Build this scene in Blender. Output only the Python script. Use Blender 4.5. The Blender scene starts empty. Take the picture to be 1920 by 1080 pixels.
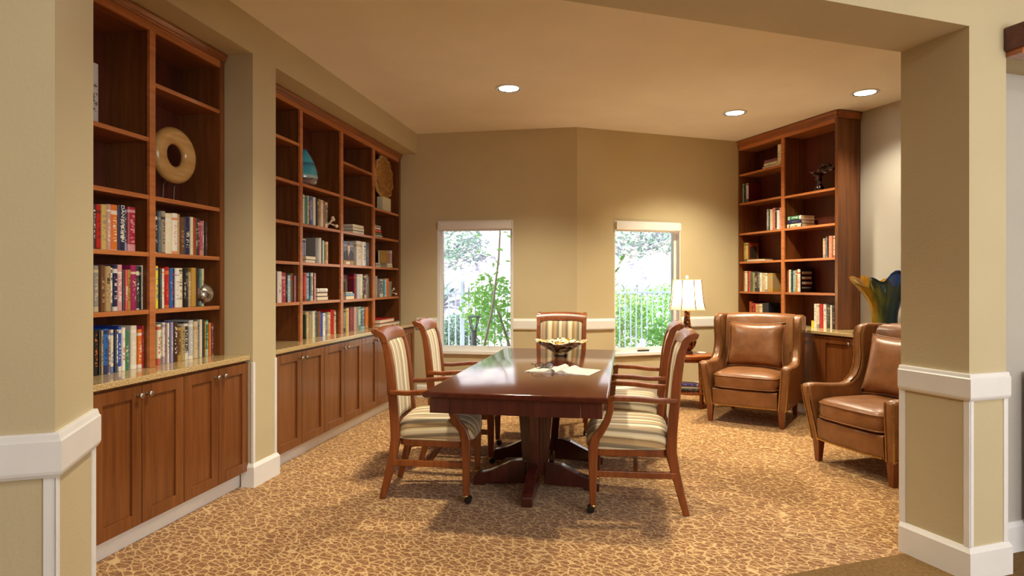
import bpy, bmesh, math, random
from mathutils import Vector, Matrix
R = math.radians
C = bpy.context.scene.collection
SC = bpy.context.scene
random.seed(7)

# ------------------------------------------------------------------ camera
CAM_H, YAW = 1.313, R(10.2)
cam_d = bpy.data.cameras.new('camera'); cam_d.sensor_width = 36.0
cam_d.lens = 36.0 * 1188.0 / 1920.0; cam_d.shift_y = -10.0 / 1920.0
cam_d.clip_start = 0.05; cam_d.clip_end = 300
cam = bpy.data.objects.new('camera', cam_d); C.objects.link(cam)
cam.location = (0, 0, CAM_H); cam.rotation_euler = (R(90), 0, YAW)
SC.camera = cam
SC.view_settings.view_transform = 'Standard'; SC.view_settings.look = 'None'
SC.view_settings.gamma = 1.0; SC.view_settings.use_curve_mapping = False
SC.view_settings.exposure = 0.42
SC.cycles.use_denoising = True
SC.cycles.max_bounces = 9; SC.cycles.diffuse_bounces = 6; SC.cycles.glossy_bounces = 4
SC.cycles.transparent_max_bounces = 12; SC.cycles.sample_clamp_indirect = 6.0
SC.cycles.caustics_reflective = False; SC.cycles.caustics_refractive = False

# ------------------------------------------------------------------ sky, sun
W = bpy.data.worlds.new('sky'); SC.world = W; W.use_nodes = True
nt = W.node_tree; nt.nodes.clear()
sky = nt.nodes.new('ShaderNodeTexSky'); sky.sky_type = 'NISHITA'; sky.sun_disc = False
sky.sun_elevation = R(48); sky.sun_rotation = R(200); sky.air_density = 1.2; sky.dust_density = 2.5
bg = nt.nodes.new('ShaderNodeBackground'); bg.inputs[1].default_value = 0.42
out = nt.nodes.new('ShaderNodeOutputWorld')
nt.links.new(sky.outputs[0], bg.inputs[0]); nt.links.new(bg.outputs[0], out.inputs[0])

def lamp(kind, name, loc, energy, color, rot=(0, 0, 0), **kw):
    d = bpy.data.lights.new(name, kind); d.energy = energy; d.color = color
    for k, v in kw.items(): setattr(d, k, v)
    o = bpy.data.objects.new(name, d); C.objects.link(o); o.location = loc; o.rotation_euler = rot
    return o
lamp('SUN', 'sun', (0, -5, 20), 10, (1.0, .97, .92), (R(42), 0, R(-18)), angle=R(0.6))

TF = R(71.47)
FD = Vector((0.8768946, 0.4806827, 0)); GD = Vector((-0.4806827, 0.8768946, 0))   # hall-wall directions
P0 = Vector((1.484, 3.087, 0))                                                    # pillar corner
A_HALL = math.atan2(FD.y, FD.x)
def hall(f, g, z=0.0):
    v = P0 + FD * f + GD * g; v.z = z; return v
# hall ceiling panels behind the camera (the hall is brightly lit) and downlights of the room
WARM = (1.0, .905, .68)
HALLC = (1.0, .985, .99)
for f, g, e in ((-3.6, -1.7, 7), (-1.7, -1.9, 10), (.6, -1.9, 8), (-2.4, -3.6, 18)):
    lamp('AREA', 'hall_light', hall(f, g, 2.985), e, HALLC, (0, 0, A_HALL), shape='RECTANGLE', size=1.2, size_y=.6)
lamp('AREA', 'hall_fill_light', hall(.7, -5.0, 1.75), 118, (.97, .985, 1.0), (R(90), 0, A_HALL), shape='RECTANGLE', size=3.0, size_y=2.2)  # broad fill added behind the camera to brighten the room; no window there
DOWN = [(-1.012, 5.466), (1.076, 6.657), (2.111, 6.155)]          # seen in the photograph
HID = [(-1.05, 3.1), (0.75, 4.35), (-1.5, 1.75)]                   # same grid, above the frame
for i, (x, y) in enumerate(DOWN + HID):
    lamp('SPOT', 'downlight_lamp', (x, y, 2.985), (270, 260, 95, 175, 150, 70)[i], WARM,
         spot_size=R(122), spot_blend=.85, shadow_soft_size=.085)

# ------------------------------------------------------------------ colours and materials
def lin(c):
    if isinstance(c, str):
        c = c.lstrip('#'); c = [int(c[i:i + 2], 16) / 255 for i in (0, 2, 4)]
    return tuple((x / 12.92 if x <= .04045 else ((x + .055) / 1.055) ** 2.4) for x in c) + (1.0,)

class NT:
    """short-hand for a node material"""
    def __init__(s, name):
        s.m = bpy.data.materials.new(name); s.m.use_nodes = True
        s.t = s.m.node_tree; s.b = s.t.nodes['Principled BSDF']; s.o = s.t.nodes['Material Output']
    def n(s, kind, **kw):
        d = s.t.nodes.new('ShaderNode' + kind)
        for k, v in kw.items():
            if k.startswith('i_'):
                key = k[2:]; key = int(key) if key.isdigit() else key
                d.inputs[key].default_value = v
            else: setattr(d, k, v)
        return d
    def l(s, a, b): s.t.links.new(a, b)
    def set(s, **kw):
        for k, v in kw.items(): s.b.inputs[k.replace('_', ' ')].default_value = v
    def coord(s, which='Object', scale=(1, 1, 1), rot=(0, 0, 0)):
        tc = s.n('TexCoord'); mp = s.n('Mapping'); mp.inputs['Scale'].default_value = scale
        mp.inputs['Rotation'].default_value = rot
        s.l(tc.outputs[which], mp.inputs[0]); return mp.outputs[0]
    def noise(s, vec, scale=5, detail=2, rough=.5, dist=0.0):
        d = s.n('TexNoise'); d.inputs['Scale'].default_value = scale; d.inputs['Detail'].default_value = detail
        d.inputs['Roughness'].default_value = rough; d.inputs['Distortion'].default_value = dist
        s.l(vec, d.inputs['Vector']); return d.outputs['Fac']
    def ramp(s, fac, stops, interp='LINEAR'):
        d = s.n('ValToRGB'); r = d.color_ramp; r.interpolation = interp
        while len(r.elements) > 1: r.elements.remove(r.elements[-1])
        r.elements[0].position = stops[0][0]; r.elements[0].color = stops[0][1]
        for p, c in stops[1:]:
            e = r.elements.new(p); e.color = c
        s.l(fac, d.inputs[0]); return d.outputs[0]
    def math(s, op, a, b=None, c=None):
        d = s.n('Math', operation=op)
        for i, v in enumerate((a, b, c)):
            if v is None: continue
            if isinstance(v, (int, float)): d.inputs[i].default_value = v
            else: s.l(v, d.inputs[i])
        return d.outputs[0]
    def mix(s, fac, a, b, blend='MIX'):
        d = s.n('Mix', data_type='RGBA', blend_type=blend)
        for sock, v in ((d.inputs[0], fac), (d.inputs[6], a), (d.inputs[7], b)):
            if isinstance(v, (int, float)): sock.default_value = v
            elif isinstance(v, tuple): sock.default_value = v
            else: s.l(v, sock)
        return d.outputs[2]
    def bump(s, h, strength=.2, dist=.01):
        d = s.n('Bump'); d.inputs['Strength'].default_value = strength; d.inputs['Distance'].default_value = dist
        s.l(h, d.inputs['Height']); s.l(d.outputs[0], s.b.inputs['Normal'])
    def base(s, col):
        if isinstance(col, tuple): s.b.inputs['Base Color'].default_value = col
        else: s.l(col, s.b.inputs['Base Color'])

def plain(name, c, rough=.5, metal=0.0, spec=.5, var=0.0, vscale=8, bump=0.0, bscale=200, coat=0.0):
    k = NT(name); k.set(Roughness=rough, Metallic=metal, Specular_IOR_Level=spec, Coat_Weight=coat)
    col = lin(c) if not (isinstance(c, tuple) and len(c) == 4) else c
    if var > 0:
        v = k.coord()
        f = k.noise(v, vscale, 3)
        lo = tuple(max(0, x * (1 - var)) for x in col[:3]) + (1,); hi = tuple(min(1, x * (1 + var)) for x in col[:3]) + (1,)
        k.base(k.ramp(f, [(.3, lo), (.7, hi)]))
    else: k.base(col)
    if bump > 0: k.bump(k.noise(k.coord(), bscale, 2), bump, .002)
    return k.m

def wood(name, dark, mid, light, axis='Z', rough=.35, coat=0.0, scale=1.0):
    k = NT(name); s = {'X': (2, 34, 34), 'Y': (34, 2, 34), 'Z': (34, 34, 2)}[axis]
    s = tuple(q * scale for q in s)
    v = k.coord('Object', s)
    f1 = k.noise(v, 1.0, 4, .6, .3)
    v2 = k.coord('Object', tuple(q * .16 for q in s)); f2 = k.noise(v2, 1.0, 2, .5)
    f = k.math('ADD', k.math('MULTIPLY', f1, .6), k.math('MULTIPLY', f2, .4))
    k.base(k.ramp(f, [(.3, lin(dark)), (.5, lin(mid)), (.68, lin(light))]))
    k.set(Roughness=rough, Coat_Weight=coat, Coat_Roughness=.03 if coat > .9 else .1)
    k.bump(f1, .06, .002)
    return k.m

M = {}
def wall_paint(name, c):
    k = NT(name); v = k.coord()
    f = k.noise(v, 2.2, 3); col = lin(c)
    k.base(k.ramp(f, [(.3, tuple(x * .97 for x in col[:3]) + (1,)), (.7, tuple(min(1, x * 1.03) for x in col[:3]) + (1,))]))
    k.set(Roughness=.75, Specular_IOR_Level=.3); k.bump(k.noise(v, 95, 3, .6), .22, .004)
    return k.m
M['wall'] = wall_paint('tan_wall_paint', '#C5B692')
M['grey_wall'] = wall_paint('pale_grey_wall_paint', '#B9B3A9')
M['ceiling'] = wall_paint('warm_white_ceiling_paint', '#F2ECE0')
M['trim'] = plain('white_trim_paint', '#E9E7E4', .35, var=.02)
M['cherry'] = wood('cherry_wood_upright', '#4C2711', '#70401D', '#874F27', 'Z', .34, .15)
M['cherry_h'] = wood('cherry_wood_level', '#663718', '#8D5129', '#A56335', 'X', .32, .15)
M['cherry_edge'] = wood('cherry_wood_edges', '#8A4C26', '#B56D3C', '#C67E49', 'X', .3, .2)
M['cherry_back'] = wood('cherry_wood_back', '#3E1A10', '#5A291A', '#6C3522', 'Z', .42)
M['door_wood'] = wood('cherry_wood_doors', '#5C3115', '#774420', '#885229', 'Z', .3, .25)
M['chair_wood'] = wood('polished_chair_wood', '#5A2A10', '#7A3D18', '#925022', 'Z', .33, .15)
M['table_wood'] = wood('mahogany_wood', '#34120B', '#4A1D13', '#582619', 'Y', .14, .45)
M['table_leg'] = wood('mahogany_wood_legs', '#381510', '#4A1E17', '#59271D', 'Z', .25, .4)
M['side_wood'] = wood('side_table_wood', '#7A3A14', '#9A4F1E', '#AE6229', 'X', .22, .4)
M['dark_wood'] = wood('dark_brown_wood', '#3F1710', '#54241A', '#653022', 'X', .35, .2)
M['steel'] = plain('brushed_nickel', '#B9AFA6', .28, 1.0)
M['brass'] = plain('antique_brass', '#CFA868', .3, 1.0)
M['black'] = plain('black_rubber', '#15130F', .45)
M['paper'] = plain('book_paper', '#E6D9BE', .8, var=.06, vscale=60)
M['chrome'] = plain('polished_chrome', '#C8C6C2', .08, 1.0)

def granite():
    k = NT('speckled_granite'); v = k.coord()
    f = k.noise(v, 150, 3, .7); g = k.noise(v, 60, 2, .6)
    c = k.ramp(f, [(.34, lin('#4E3A24')), (.42, lin('#A1814F')), (.5, lin('#CDB07C')), (.62, lin('#DCC79B'))])
    k.base(k.mix(k.math('MULTIPLY', g, .45), c, lin('#B5986A'))); k.set(Roughness=.14, Coat_Weight=.3)
    return k.m
M['granite'] = granite()

def carpet():
    k = NT('leaf_patterned_carpet'); v = k.coord()
    def strokes(scale, stretch, ang, warp, seed):
        vv = k.coord('Object', (1, 1, 1), (0, 0, R(ang)))
        nz = k.n('TexNoise'); nz.inputs['Scale'].default_value = 7; nz.inputs['Detail'].default_value = 1; k.l(vv, nz.inputs['Vector'])
        ad = k.n('VectorMath', operation='MULTIPLY_ADD'); k.l(nz.outputs['Color'], ad.inputs[0]); ad.inputs[1].default_value = (warp, warp, 0); k.l(vv, ad.inputs[2])
        mp = k.n('Mapping'); mp.inputs['Scale'].default_value = (1, stretch, 1); mp.inputs['Location'].default_value = (seed, seed, 0); k.l(ad.outputs[0], mp.inputs[0])
        vo = k.n('TexVoronoi', feature='DISTANCE_TO_EDGE'); vo.inputs['Scale'].default_value = scale; vo.inputs['Randomness'].default_value = 1.0; k.l(mp.outputs[0], vo.inputs['Vector'])
        return vo.outputs['Distance']
    e1 = strokes(17, 1.8, 28, .05, 0); e2 = strokes(25, 2.2, -14, .04, 3.7)
    sm = k.math('MINIMUM', e1, k.math('ADD', e2, .035))
    vo = k.n('TexVoronoi'); vo.inputs['Scale'].default_value = 120; k.l(v, vo.inputs['Vector'])
    pile = vo.outputs['Distance']
    f = k.math('SUBTRACT', 1.0, k.math('MULTIPLY', k.math('ADD', sm, k.math('MULTIPLY', pile, .06)), 5.0))
    c = k.ramp(f, [(.18, lin('#83562A')), (.46, lin('#996734')), (.58, lin('#C0965F')), (.78, lin('#D8B986'))])
    g = k.noise(v, 1.3, 2)
    c = k.mix(k.math('MULTIPLY', g, .2), c, lin('#B98A50'), 'MULTIPLY')
    k.base(c); k.set(Roughness=.95, Specular_IOR_Level=.1, Sheen_Weight=.2)
    k.bump(k.math('SUBTRACT', k.math('MULTIPLY', f, .6), pile), .5, .006)
    return k.m
M['carpet'] = carpet()
def hallcarpet(name, a, b, scale):
    k = NT(name); v = k.coord(); f = k.noise(v, scale, 3, .7)
    k.base(k.ramp(f, [(.38, lin(a)), (.6, lin(b))])); k.set(Roughness=.95, Specular_IOR_Level=.1)
    k.bump(k.noise(v, 260, 2), .4, .004); return k.m
M['border'] = hallcarpet('plain_brown_carpet', '#6E5330', '#7D6240', 60)
M['hallcarpet'] = hallcarpet('speckled_hall_carpet', '#4A3320', '#9A7A50', 45)

def stripes():
    k = NT('striped_upholstery'); tc = k.n('TexCoord'); sx = k.n('SeparateXYZ'); k.l(tc.outputs['Object'], sx.inputs[0])
    drop = k.math('MULTIPLY', k.math('SIGN', sx.outputs[0]), k.math('MAXIMUM', 0.0, k.math('SUBTRACT', .468, sx.outputs[2])))   # the cloth wraps over the seat edge
    u = k.math('FRACT', k.math('MULTIPLY_ADD', k.math('ADD', sx.outputs[0], drop), 1 / .19, .43))
    S = [(0, '#DDD0B2'), (.09, '#CFBD99'), (.12, '#85735A'), (.20, '#746753'), (.24, '#B59B76'), (.40, '#AA9070'), (.43, '#E0D5BA'), (.53, '#D8C9A8'), (.56, '#7A705F'),
         (.66, '#8D7F66'), (.69, '#C6A878'), (.82, '#A98A5E'), (.86, '#6F5C40'), (.90, '#D6C090'), (.97, '#E8DAB4')]
    c = k.ramp(u, [(p, lin(h)) for p, h in S], 'LINEAR')
    wv = k.noise(k.coord('Object', (900, 60, 60)), 1, 1)
    k.base(k.mix(k.math('MULTIPLY', wv, .25), c, lin('#8C7A58'))); k.set(Roughness=.62, Sheen_Weight=.25, Specular_IOR_Level=.35)
    k.bump(wv, .15, .001); return k.m
M['stripes'] = stripes()
def leather():
    k = NT('brown_leather'); v = k.coord(); f = k.noise(v, 5, 4, .6); g = k.noise(v, 220, 2)
    k.base(k.ramp(f, [(.3, lin('#714726')), (.55, lin('#8B5A34')), (.75, lin('#9B6A44'))]))
    k.set(Roughness=.36, Specular_IOR_Level=.5, Coat_Weight=.12, Coat_Roughness=.3)
    wr = k.noise(k.coord('Object', (3, 6, 2.2)), 3, 3, .6, .6)
    k.bump(k.math('ADD', k.math('MULTIPLY', g, .12), wr), .25, .012); return k.m
M['leather'] = leather()
M['leather_leg'] = wood('stained_leg_wood', '#5A2A14', '#7A3E1E', '#8C4C28', 'Z', .28, .4)

def glass_pane():
    k = NT('window_glass'); t = k.n('BsdfTransparent'); g = k.n('BsdfGlossy'); g.inputs['Roughness'].default_value = .02
    t.inputs[0].default_value = (.96, .98, .97, 1)
    fr = k.n('Fresnel'); fr.inputs[0].default_value = 1.35
    mx = k.n('MixShader'); k.l(fr.outputs[0], mx.inputs[0]); k.l(t.outputs[0], mx.inputs[1]); k.l(g.outputs[0], mx.inputs[2])
    k.l(mx.outputs[0], k.o.inputs[0]); return k.m
M['glass'] = glass_pane()
def emit(name, c, st):
    k = NT(name); k.base(lin(c)); k.b.inputs['Emission Color'].default_value = lin(c); k.b.inputs['Emission Strength'].default_value = st
    return k.m
M['lens'] = emit('lit_downlight_lens', '#FFF6E4', 9.0)
def shade_cloth():
    k = NT('cream_lampshade_cloth'); d = k.n('BsdfDiffuse'); t = k.n('BsdfTranslucent')
    d.inputs[0].default_value = lin('#F3E6C8'); t.inputs[0].default_value = lin('#F7E7C0')
    mx = k.n('MixShader'); mx.inputs[0].default_value = .55
    k.l(d.outputs[0], mx.inputs[1]); k.l(t.outputs[0], mx.inputs[2]); k.l(mx.outputs[0], k.o.inputs[0]); return k.m
M['shade'] = shade_cloth()

# ------------------------------------------------------------------ mesh builder
class MB:
    def __init__(s): s.v = []; s.f = []
    def add(s, vs, fs):
        b = len(s.v); s.v += [tuple(q) for q in vs]; s.f += [tuple(b + i for i in f) for f in fs]; return s
    def box(s, x0, x1, y0, y1, z0, z1):
        vs = [(x, y, z) for z in (z0, z1) for y in (y0, y1) for x in (x0, x1)]
        return s.add(vs, [(0, 2, 3, 1), (4, 5, 7, 6), (0, 1, 5, 4), (2, 6, 7, 3), (0, 4, 6, 2), (1, 3, 7, 5)])
    def prism(s, poly, a0, a1, axis='z'):
        n = len(poly)
        def q(p, a): return {'z': (p[0], p[1], a), 'x': (a, p[0], p[1]), 'y': (p[0], a, p[1])}[axis]
        vs = [q(p, a0) for p in poly] + [q(p, a1) for p in poly]
        fs = [tuple(range(n))[::-1], tuple(range(n, 2 * n))] + [(i, (i + 1) % n, n + (i + 1) % n, n + i) for i in range(n)]
        return s.add(vs, fs)
    def loft(s, rows, closed=True, caps=True, loop=False):
        n = len(rows[0]); vs = [p for r in rows for p in r]; fs = []
        k = len(rows)
        for j in range(k if loop else k - 1):
            j2 = (j + 1) % k
            for i in range(n if closed else n - 1):
                i2 = (i + 1) % n
                fs.append((j * n + i, j * n + i2, j2 * n + i2, j2 * n + i))
        if caps and not loop: fs += [tuple(range(n))[::-1], tuple(range((k - 1) * n, k * n))]
        return s.add(vs, fs)
    def tube(s, pts, r, n=8, ry=None):
        pts = [Vector(p) for p in pts]; rows = []
        up = Vector((0, 0, 1))
        for i, p in enumerate(pts):
            t = (pts[min(i + 1, len(pts) - 1)] - pts[max(i - 1, 0)]).normalized()
            a = t.cross(up)
            if a.length < 1e-4: a = Vector((1, 0, 0))
            a.normalize(); b = a.cross(t).normalized()
            rr = r[i] if isinstance(r, (list, tuple)) else r
            rb = rr if ry is None else (ry[i] if isinstance(ry, (list, tuple)) else ry)
            rows.append([p + a * rr * math.cos(2 * math.pi * k / n) + b * rb * math.sin(2 * math.pi * k / n) for k in range(n)])
        return s.loft(rows)
    def sweep(s, pts, w, d, side=(1, 0, 0)):
        """rectangular bar: w along side, d in the plane of the path"""
        pts = [Vector(p) for p in pts]; side = Vector(side).normalized(); rows = []
        for i, p in enumerate(pts):
            t = (pts[min(i + 1, len(pts) - 1)] - pts[max(i - 1, 0)]).normalized()
            nn = t.cross(side).normalized()
            ww = (w[i] if isinstance(w, (list, tuple)) else w) / 2; dd = (d[i] if isinstance(d, (list, tuple)) else d) / 2
            rows.append([p - side * ww - nn * dd, p + side * ww - nn * dd, p + side * ww + nn * dd, p - side * ww + nn * dd])
        return s.loft(rows)
    def lathe(s, prof, n=24, c=(0, 0, 0), sx=1, sy=1, rot=0.0):
        rows = [[(c[0] + r * sx * math.cos(rot + 2 * math.pi * k / n), c[1] + r * sy * math.sin(rot + 2 * math.pi * k / n), c[2] + z) for k in range(n)] for r, z in prof]
        return s.loft(rows, caps=True)
    def ball(s, c, r, n=12, m=8, sz=1.0):
        prof = [(r * math.sin(math.pi * (j + .02) / (m + .04)), -r * sz * math.cos(math.pi * (j + .02) / (m + .04))) for j in range(m + 1)]
        return s.lathe(prof, n, c)
    def mat(s, Mx):
        s.v = [tuple(Mx @ Vector(p)) for p in s.v]; return s
    def build(s, name, m, parent=None, off=(0, 0, 0), smooth=False, bevel=0.0, seg=2, sub=0, sharp=None):
        me = bpy.data.meshes.new(name)
        me.from_pydata([(x - off[0], y - off[1], z - off[2]) for x, y, z in s.v], [], s.f); me.update()
        bm = bmesh.new(); bm.from_mesh(me); bmesh.ops.recalc_face_normals(bm, faces=bm.faces); bm.to_mesh(me); bm.free()
        if smooth or sharp:
            me.polygons.foreach_set('use_smooth', [True] * len(me.polygons))
            if sharp: me.set_sharp_from_angle(angle=R(sharp))
        me.materials.append(m)
        o = bpy.data.objects.new(name, me); C.objects.link(o)
        if parent is not None: o.parent = parent
        if bevel > 0:
            b = o.modifiers.new('bevel', 'BEVEL'); b.width = bevel; b.segments = seg; b.limit_method = 'ANGLE'; b.angle_limit = R(40)
            if smooth: b.harden_normals = True
        if sub > 0:
            q = o.modifiers.new('smooth', 'SUBSURF'); q.levels = sub; q.render_levels = sub
        return o

def thing(name, label, cat, loc=(0, 0, 0), rz=0.0, group=None):
    o = bpy.data.objects.new(name, None); C.objects.link(o); o.empty_display_size = .1
    o.location = loc; o.rotation_euler = (0, 0, rz); return tag(o, label, cat, group)
def tag(o, label, cat, group=None):
    o['label'] = label; o['category'] = cat
    if group: o['group'] = group
    return o
def struct(name, mb, m, label=None, **kw):
    o = mb.build(name, m, **kw); o['kind'] = 'structure'
    if label: o['label'] = label
    return o
def dup(root, loc, rz, label):
    r = root.copy(); C.objects.link(r); r.location = loc; r.rotation_euler = (0, 0, rz); r['label'] = label
    for ch in list(root.children):
        c = ch.copy(); C.objects.link(c); c.parent = r
        for g in list(ch.children):
            d = g.copy(); C.objects.link(d); d.parent = c
    return r
def MH(f=0.0, g=0.0, z=0.0):            # hall frame -> world
    p = hall(f, g, z); return Matrix.Translation(p) @ Matrix.Rotation(A_HALL, 4, 'Z')
# ================================================================== the setting
H = 3.02; XW = -2.36; YB = 6.967; ZO = 2.785
CB = Vector((-.528, YB, 0))                        # corner where the two window walls meet
MBAY = Matrix.Translation(CB) @ Matrix.Rotation(A_HALL + R(.85), 4, 'Z')
QB = Vector((1.308, 7.986, 0)); MIDB = Vector((1.683, 7.385, 0))
A_B3 = math.atan2(-GD.y, -GD.x)
O3 = MIDB + (-GD) * (-((MIDB - QB).dot(-GD)))       # s = 0 on the face plane of the corner bookcase
M3 = Matrix.Translation(O3) @ Matrix.Rotation(A_B3, 4, 'Z')

# floors
cm = MB(); cm.prism([tuple(hall(-5.2, .315)[:2]), tuple(hall(2.6, .315)[:2]), tuple(hall(2.6, 5.6)[:2]), (-.9, 8.3), (-3.0, 8.3), (-3.0, 1.2)], -.06, 0)
struct('floor', cm, M['carpet'], 'tan carpet with a cream leaf pattern')
struct('floor_border', MB().box(-5.2, 2.6, -.035, .315, -.06, .0).mat(MH()), M['border'], 'plain brown carpet strip under the opening')
struct('floor_hall', MB().box(-5.2, 2.6, -5.2, -.035, -.06, .0).mat(MH()), M['hallcarpet'], 'speckled dark brown hall carpet')
# ceilings
struct('ceiling', MB().prism([tuple(hall(-5.2, .2)[:2]), tuple(hall(2.7, .2)[:2]), tuple(hall(2.7, 5.7)[:2]), (-.9, 8.4), (-3.1, 8.4), (-3.1, 1.1)], H, H + .12), M['ceiling'], 'smooth warm white ceiling')
struct('ceiling_hall', MB().box(-5.3, 2.7, -5.3, .2, H, H + .12).mat(MH()), M['ceiling'], 'hall ceiling')
# left wall with two bookcase recesses under a beam
wl = MB()
wl.box(-3.0, -2.90, .9, 7.3, 0, H)
wl.box(-2.90, XW, 1.0, 2.443, 0, H)
wl.box(-2.90, XW, 3.712, 3.983, 0, H)
wl.box(-2.90, XW, 2.443, 3.712, ZO, H); wl.box(-2.90, XW, 3.983, YB, ZO, H)
struct('wall_left', wl, M['wall'], 'tan wall with two bookcase recesses under a beam')
# window walls (holes left open for the windows)
W1 = (-2.12, -1.24, .53, 2.015); W2 = (.46, 1.325, .51, 2.01)
def holed(x0, x1, hole, t=.17):
    a, b, c, d = hole; m = MB()
    m.box(x0, a, 0, t, 0, H); m.box(b, x1, 0, t, 0, H); m.box(a, b, 0, t, 0, c); m.box(a, b, 0, t, d, H); return m
wb = holed(-3.0, -.528, W1); wb.v = [(x, y + YB, z) for x, y, z in wb.v]
struct('wall_back', wb, M['wall'], 'tan wall with the first window')
struct('wall_bay', holed(0, 2.75, W2).mat(MBAY), M['wall'], 'tan wall with the second window')
struct('wall_right', MB().box(2.545, 2.70, .15, 6.0, 0, H).mat(MH()), M['grey_wall'], 'pale grey wall beside the corner bookcase')
# hall wall with the wide opening: jamb, head, pillar
wo = MB()
wo.box(-5.2, -3.41, .015, .35, 0, H); wo.box(-3.41, .015, .015, .35, 2.445, H); wo.box(.015, .247, .015, .35, 0, H)
wo.box(.247, 2.6, .015, .35, 2.334, H); wo.box(.247, 2.6, .175, .35, 0, 2.334)
struct('wall_opening', wo.mat(MH()), M['wall'], 'tan hall wall with a wide square opening')
struct('wall_niche', MB().box(.2475, 2.55, .168, .1745, 0, 2.334).mat(MH()), M['grey_wall'], 'pale grey back of the shallow hall recess')
wh = MB(); wh.box(-5.3, -5.2, -5.3, .35, 0, H); wh.box(2.6, 2.7, -5.3, .35, 0, H); wh.box(-5.3, 2.7, -5.3, -5.2, 0, H)
struct('wall_hall', wh.mat(MH()), M['wall'], 'hall walls behind the viewpoint')

# chair rail: board with a moulded cap and foot, run along a wall (local x along, -y into the room)
def rail_profile(z0, z1, t=.022):
    return [(0, z0), (-t * .6, z0), (-t * .9, z0 + .010), (-t, z0 + .018), (-t, z1 - .022), (-t * .78, z1 - .017), (-t * .62, z1 - .004), (-t * .5, z1), (0, z1)]
def run(x0, x1, prof, y=0.0):
    return MB().prism([(y + p[0], p[1]) for p in prof], x0, x1, 'x')
def base_profile(h=.145, t=.018): return [(0, 0), (-t, 0), (-t, h - .022), (-t * .7, h - .012), (-t * .35, h), (0, h)]
RP = rail_profile(.792, .911); BP = base_profile()
def wrap(pts, prof):
    """moulding wrapped round corners: pts = wall-line points (x,y) in order, room on the right-hand side"""
    m = MB(); rows = []
    P = [Vector((a, b)) for a, b in pts]
    for i, p in enumerate(P):
        d1 = (P[i] - P[i - 1]).normalized() if i > 0 else (P[1] - P[0]).normalized()
        d2 = (P[i + 1] - P[i]).normalized() if i < len(P) - 1 else d1
        n1 = Vector((d1.y, -d1.x)); n2 = Vector((d2.y, -d2.x)); n = (n1 + n2)
        n = n / max(n.dot(n1), .2)
        rows.append([(p.x - n.x * q[0], p.y - n.y * q[0], q[1]) for q in prof])
    return m.loft(rows)
# left jamb: hall face then return into the opening
J = [(-5.2, .015), (-3.41, .015), (-3.41, .35)]
struct('trim_1', wrap(J, RP).mat(MH()), M['trim'], 'white chair rail wrapped round the opening jamb')
struct('baseboard_left', wrap(J, BP).mat(MH()), M['trim'], 'white baseboard of the jamb')
# pillar: return, front, end
K = [(.015, .35), (.015, .015), (.247, .015)]
struct('trim_2', wrap(K, RP).mat(MH()), M['trim'], 'white chair rail wrapped round the pillar')
struct('baseboard_right', wrap(K + [(.247, .168)], BP).mat(MH()), M['trim'], 'white baseboard of the pillar')
def corner_strips(k, spots, z0=.145, z1=.792):
    m = MB()
    for (f0, f1, g0, g1) in spots: m.box(f0, f1, g0, g1, z0, z1)
    struct('trim_%d' % k, m.mat(MH()), M['trim'], 'white vertical corner strips below the chair rail', bevel=.002)
corner_strips(3, [(-3.436, -3.404, .009, .02), (-3.416, -3.403, .009, .032), (-3.416, -3.403, .328, .356)])
corner_strips(4, [(.009, .036, .009, .02), (.008, .02, .009, .036), (.008, .02, .326, .356), (.226, .253, .009, .02)])
struct('baseboard_hall', wrap([(.247, .168), (2.6, .168)], BP).mat(MH()), M['trim'])
# pier between the bookcases (wall line runs along +y, room on +x)
struct('baseboard_pier', wrap([(-2.43, 3.712), (XW, 3.712), (XW, 3.983), (-2.43, 3.983)], base_profile(.15, .02)), M['trim'])
st = MB()
for y0, y1 in ((3.708, 3.730), (3.965, 3.987)): st.box(XW - .012, XW + .007, y0, y1, .15, .80)
struct('trim_5', st, M['trim'], 'white corner strips of the pier', bevel=.002)
# back walls: chair rail and baseboard either side of the windows
XM = Matrix.Translation((0, YB, 0))
k = 6
for mat, segs in ((XM, [(-2.36, -2.125), (-1.235, -.528)]), (MBAY, [(0.0, .455), (1.33, 2.10)])):
    for a, b in segs:
        struct('trim_%d' % k, run(a, b, rail_profile(.787, .911)).mat(mat), M['trim'], 'white chair rail on the window wall'); k += 1
struct('baseboard_back', run(-2.36, -.528, BP).mat(XM), M['trim'])
struct('baseboard_bay', run(0, 2.2, BP).mat(MBAY), M['trim'])

struct('baseboard_wall_right', wrap([(2.545, 5.5), (2.545, .35)], BP).mat(MH()), M['trim'], 'white baseboard of the grey wall')
# windows: frame, glass, sill; roller blind cassettes above
def window(n, hole, mat, handle):
    a, b, c, d = hole
    e = bpy.data.objects.new('window_%d' % n, None); C.objects.link(e); e['kind'] = 'structure'
    e['label'] = 'tall white framed window' + (' with small dark latch' if handle else '')
    e.matrix_world = mat @ Matrix.Translation(((a + b) / 2, 0, c))
    w = (b - a) / 2; h = d - c
    m = MB()
    for x0, x1, z0, z1 in ((-w, -w + .045, 0, h), (w - .045, w, 0, h), (-w + .045, w - .045, 0, .06), (-w + .045, w - .045, h - .05, h)):
        m.box(x0, x1, .07, .13, z0, z1)
    m.build('frame', M['trim'], e, bevel=.004)
    j = MB(); j.box(-w, -w + .012, .0, .07, 0, h); j.box(w - .012, w, .0, .07, 0, h); j.box(-w + .012, w - .012, 0, .07, h - .012, h)
    j.build('jamb_lining', M['trim'], e)
    MB().box(-w - .01, w + .01, -.03, .07, -.025, .012).build('sill', M['trim'], e, bevel=.004)
    MB().box(-w + .045, w - .045, .098, .102, .06, h - .05).build('pane', M['glass'], e)
    if handle: MB().box(-.1, .05, .05, .068, .014, .03).build('latch', M['black'], e, bevel=.004)
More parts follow.
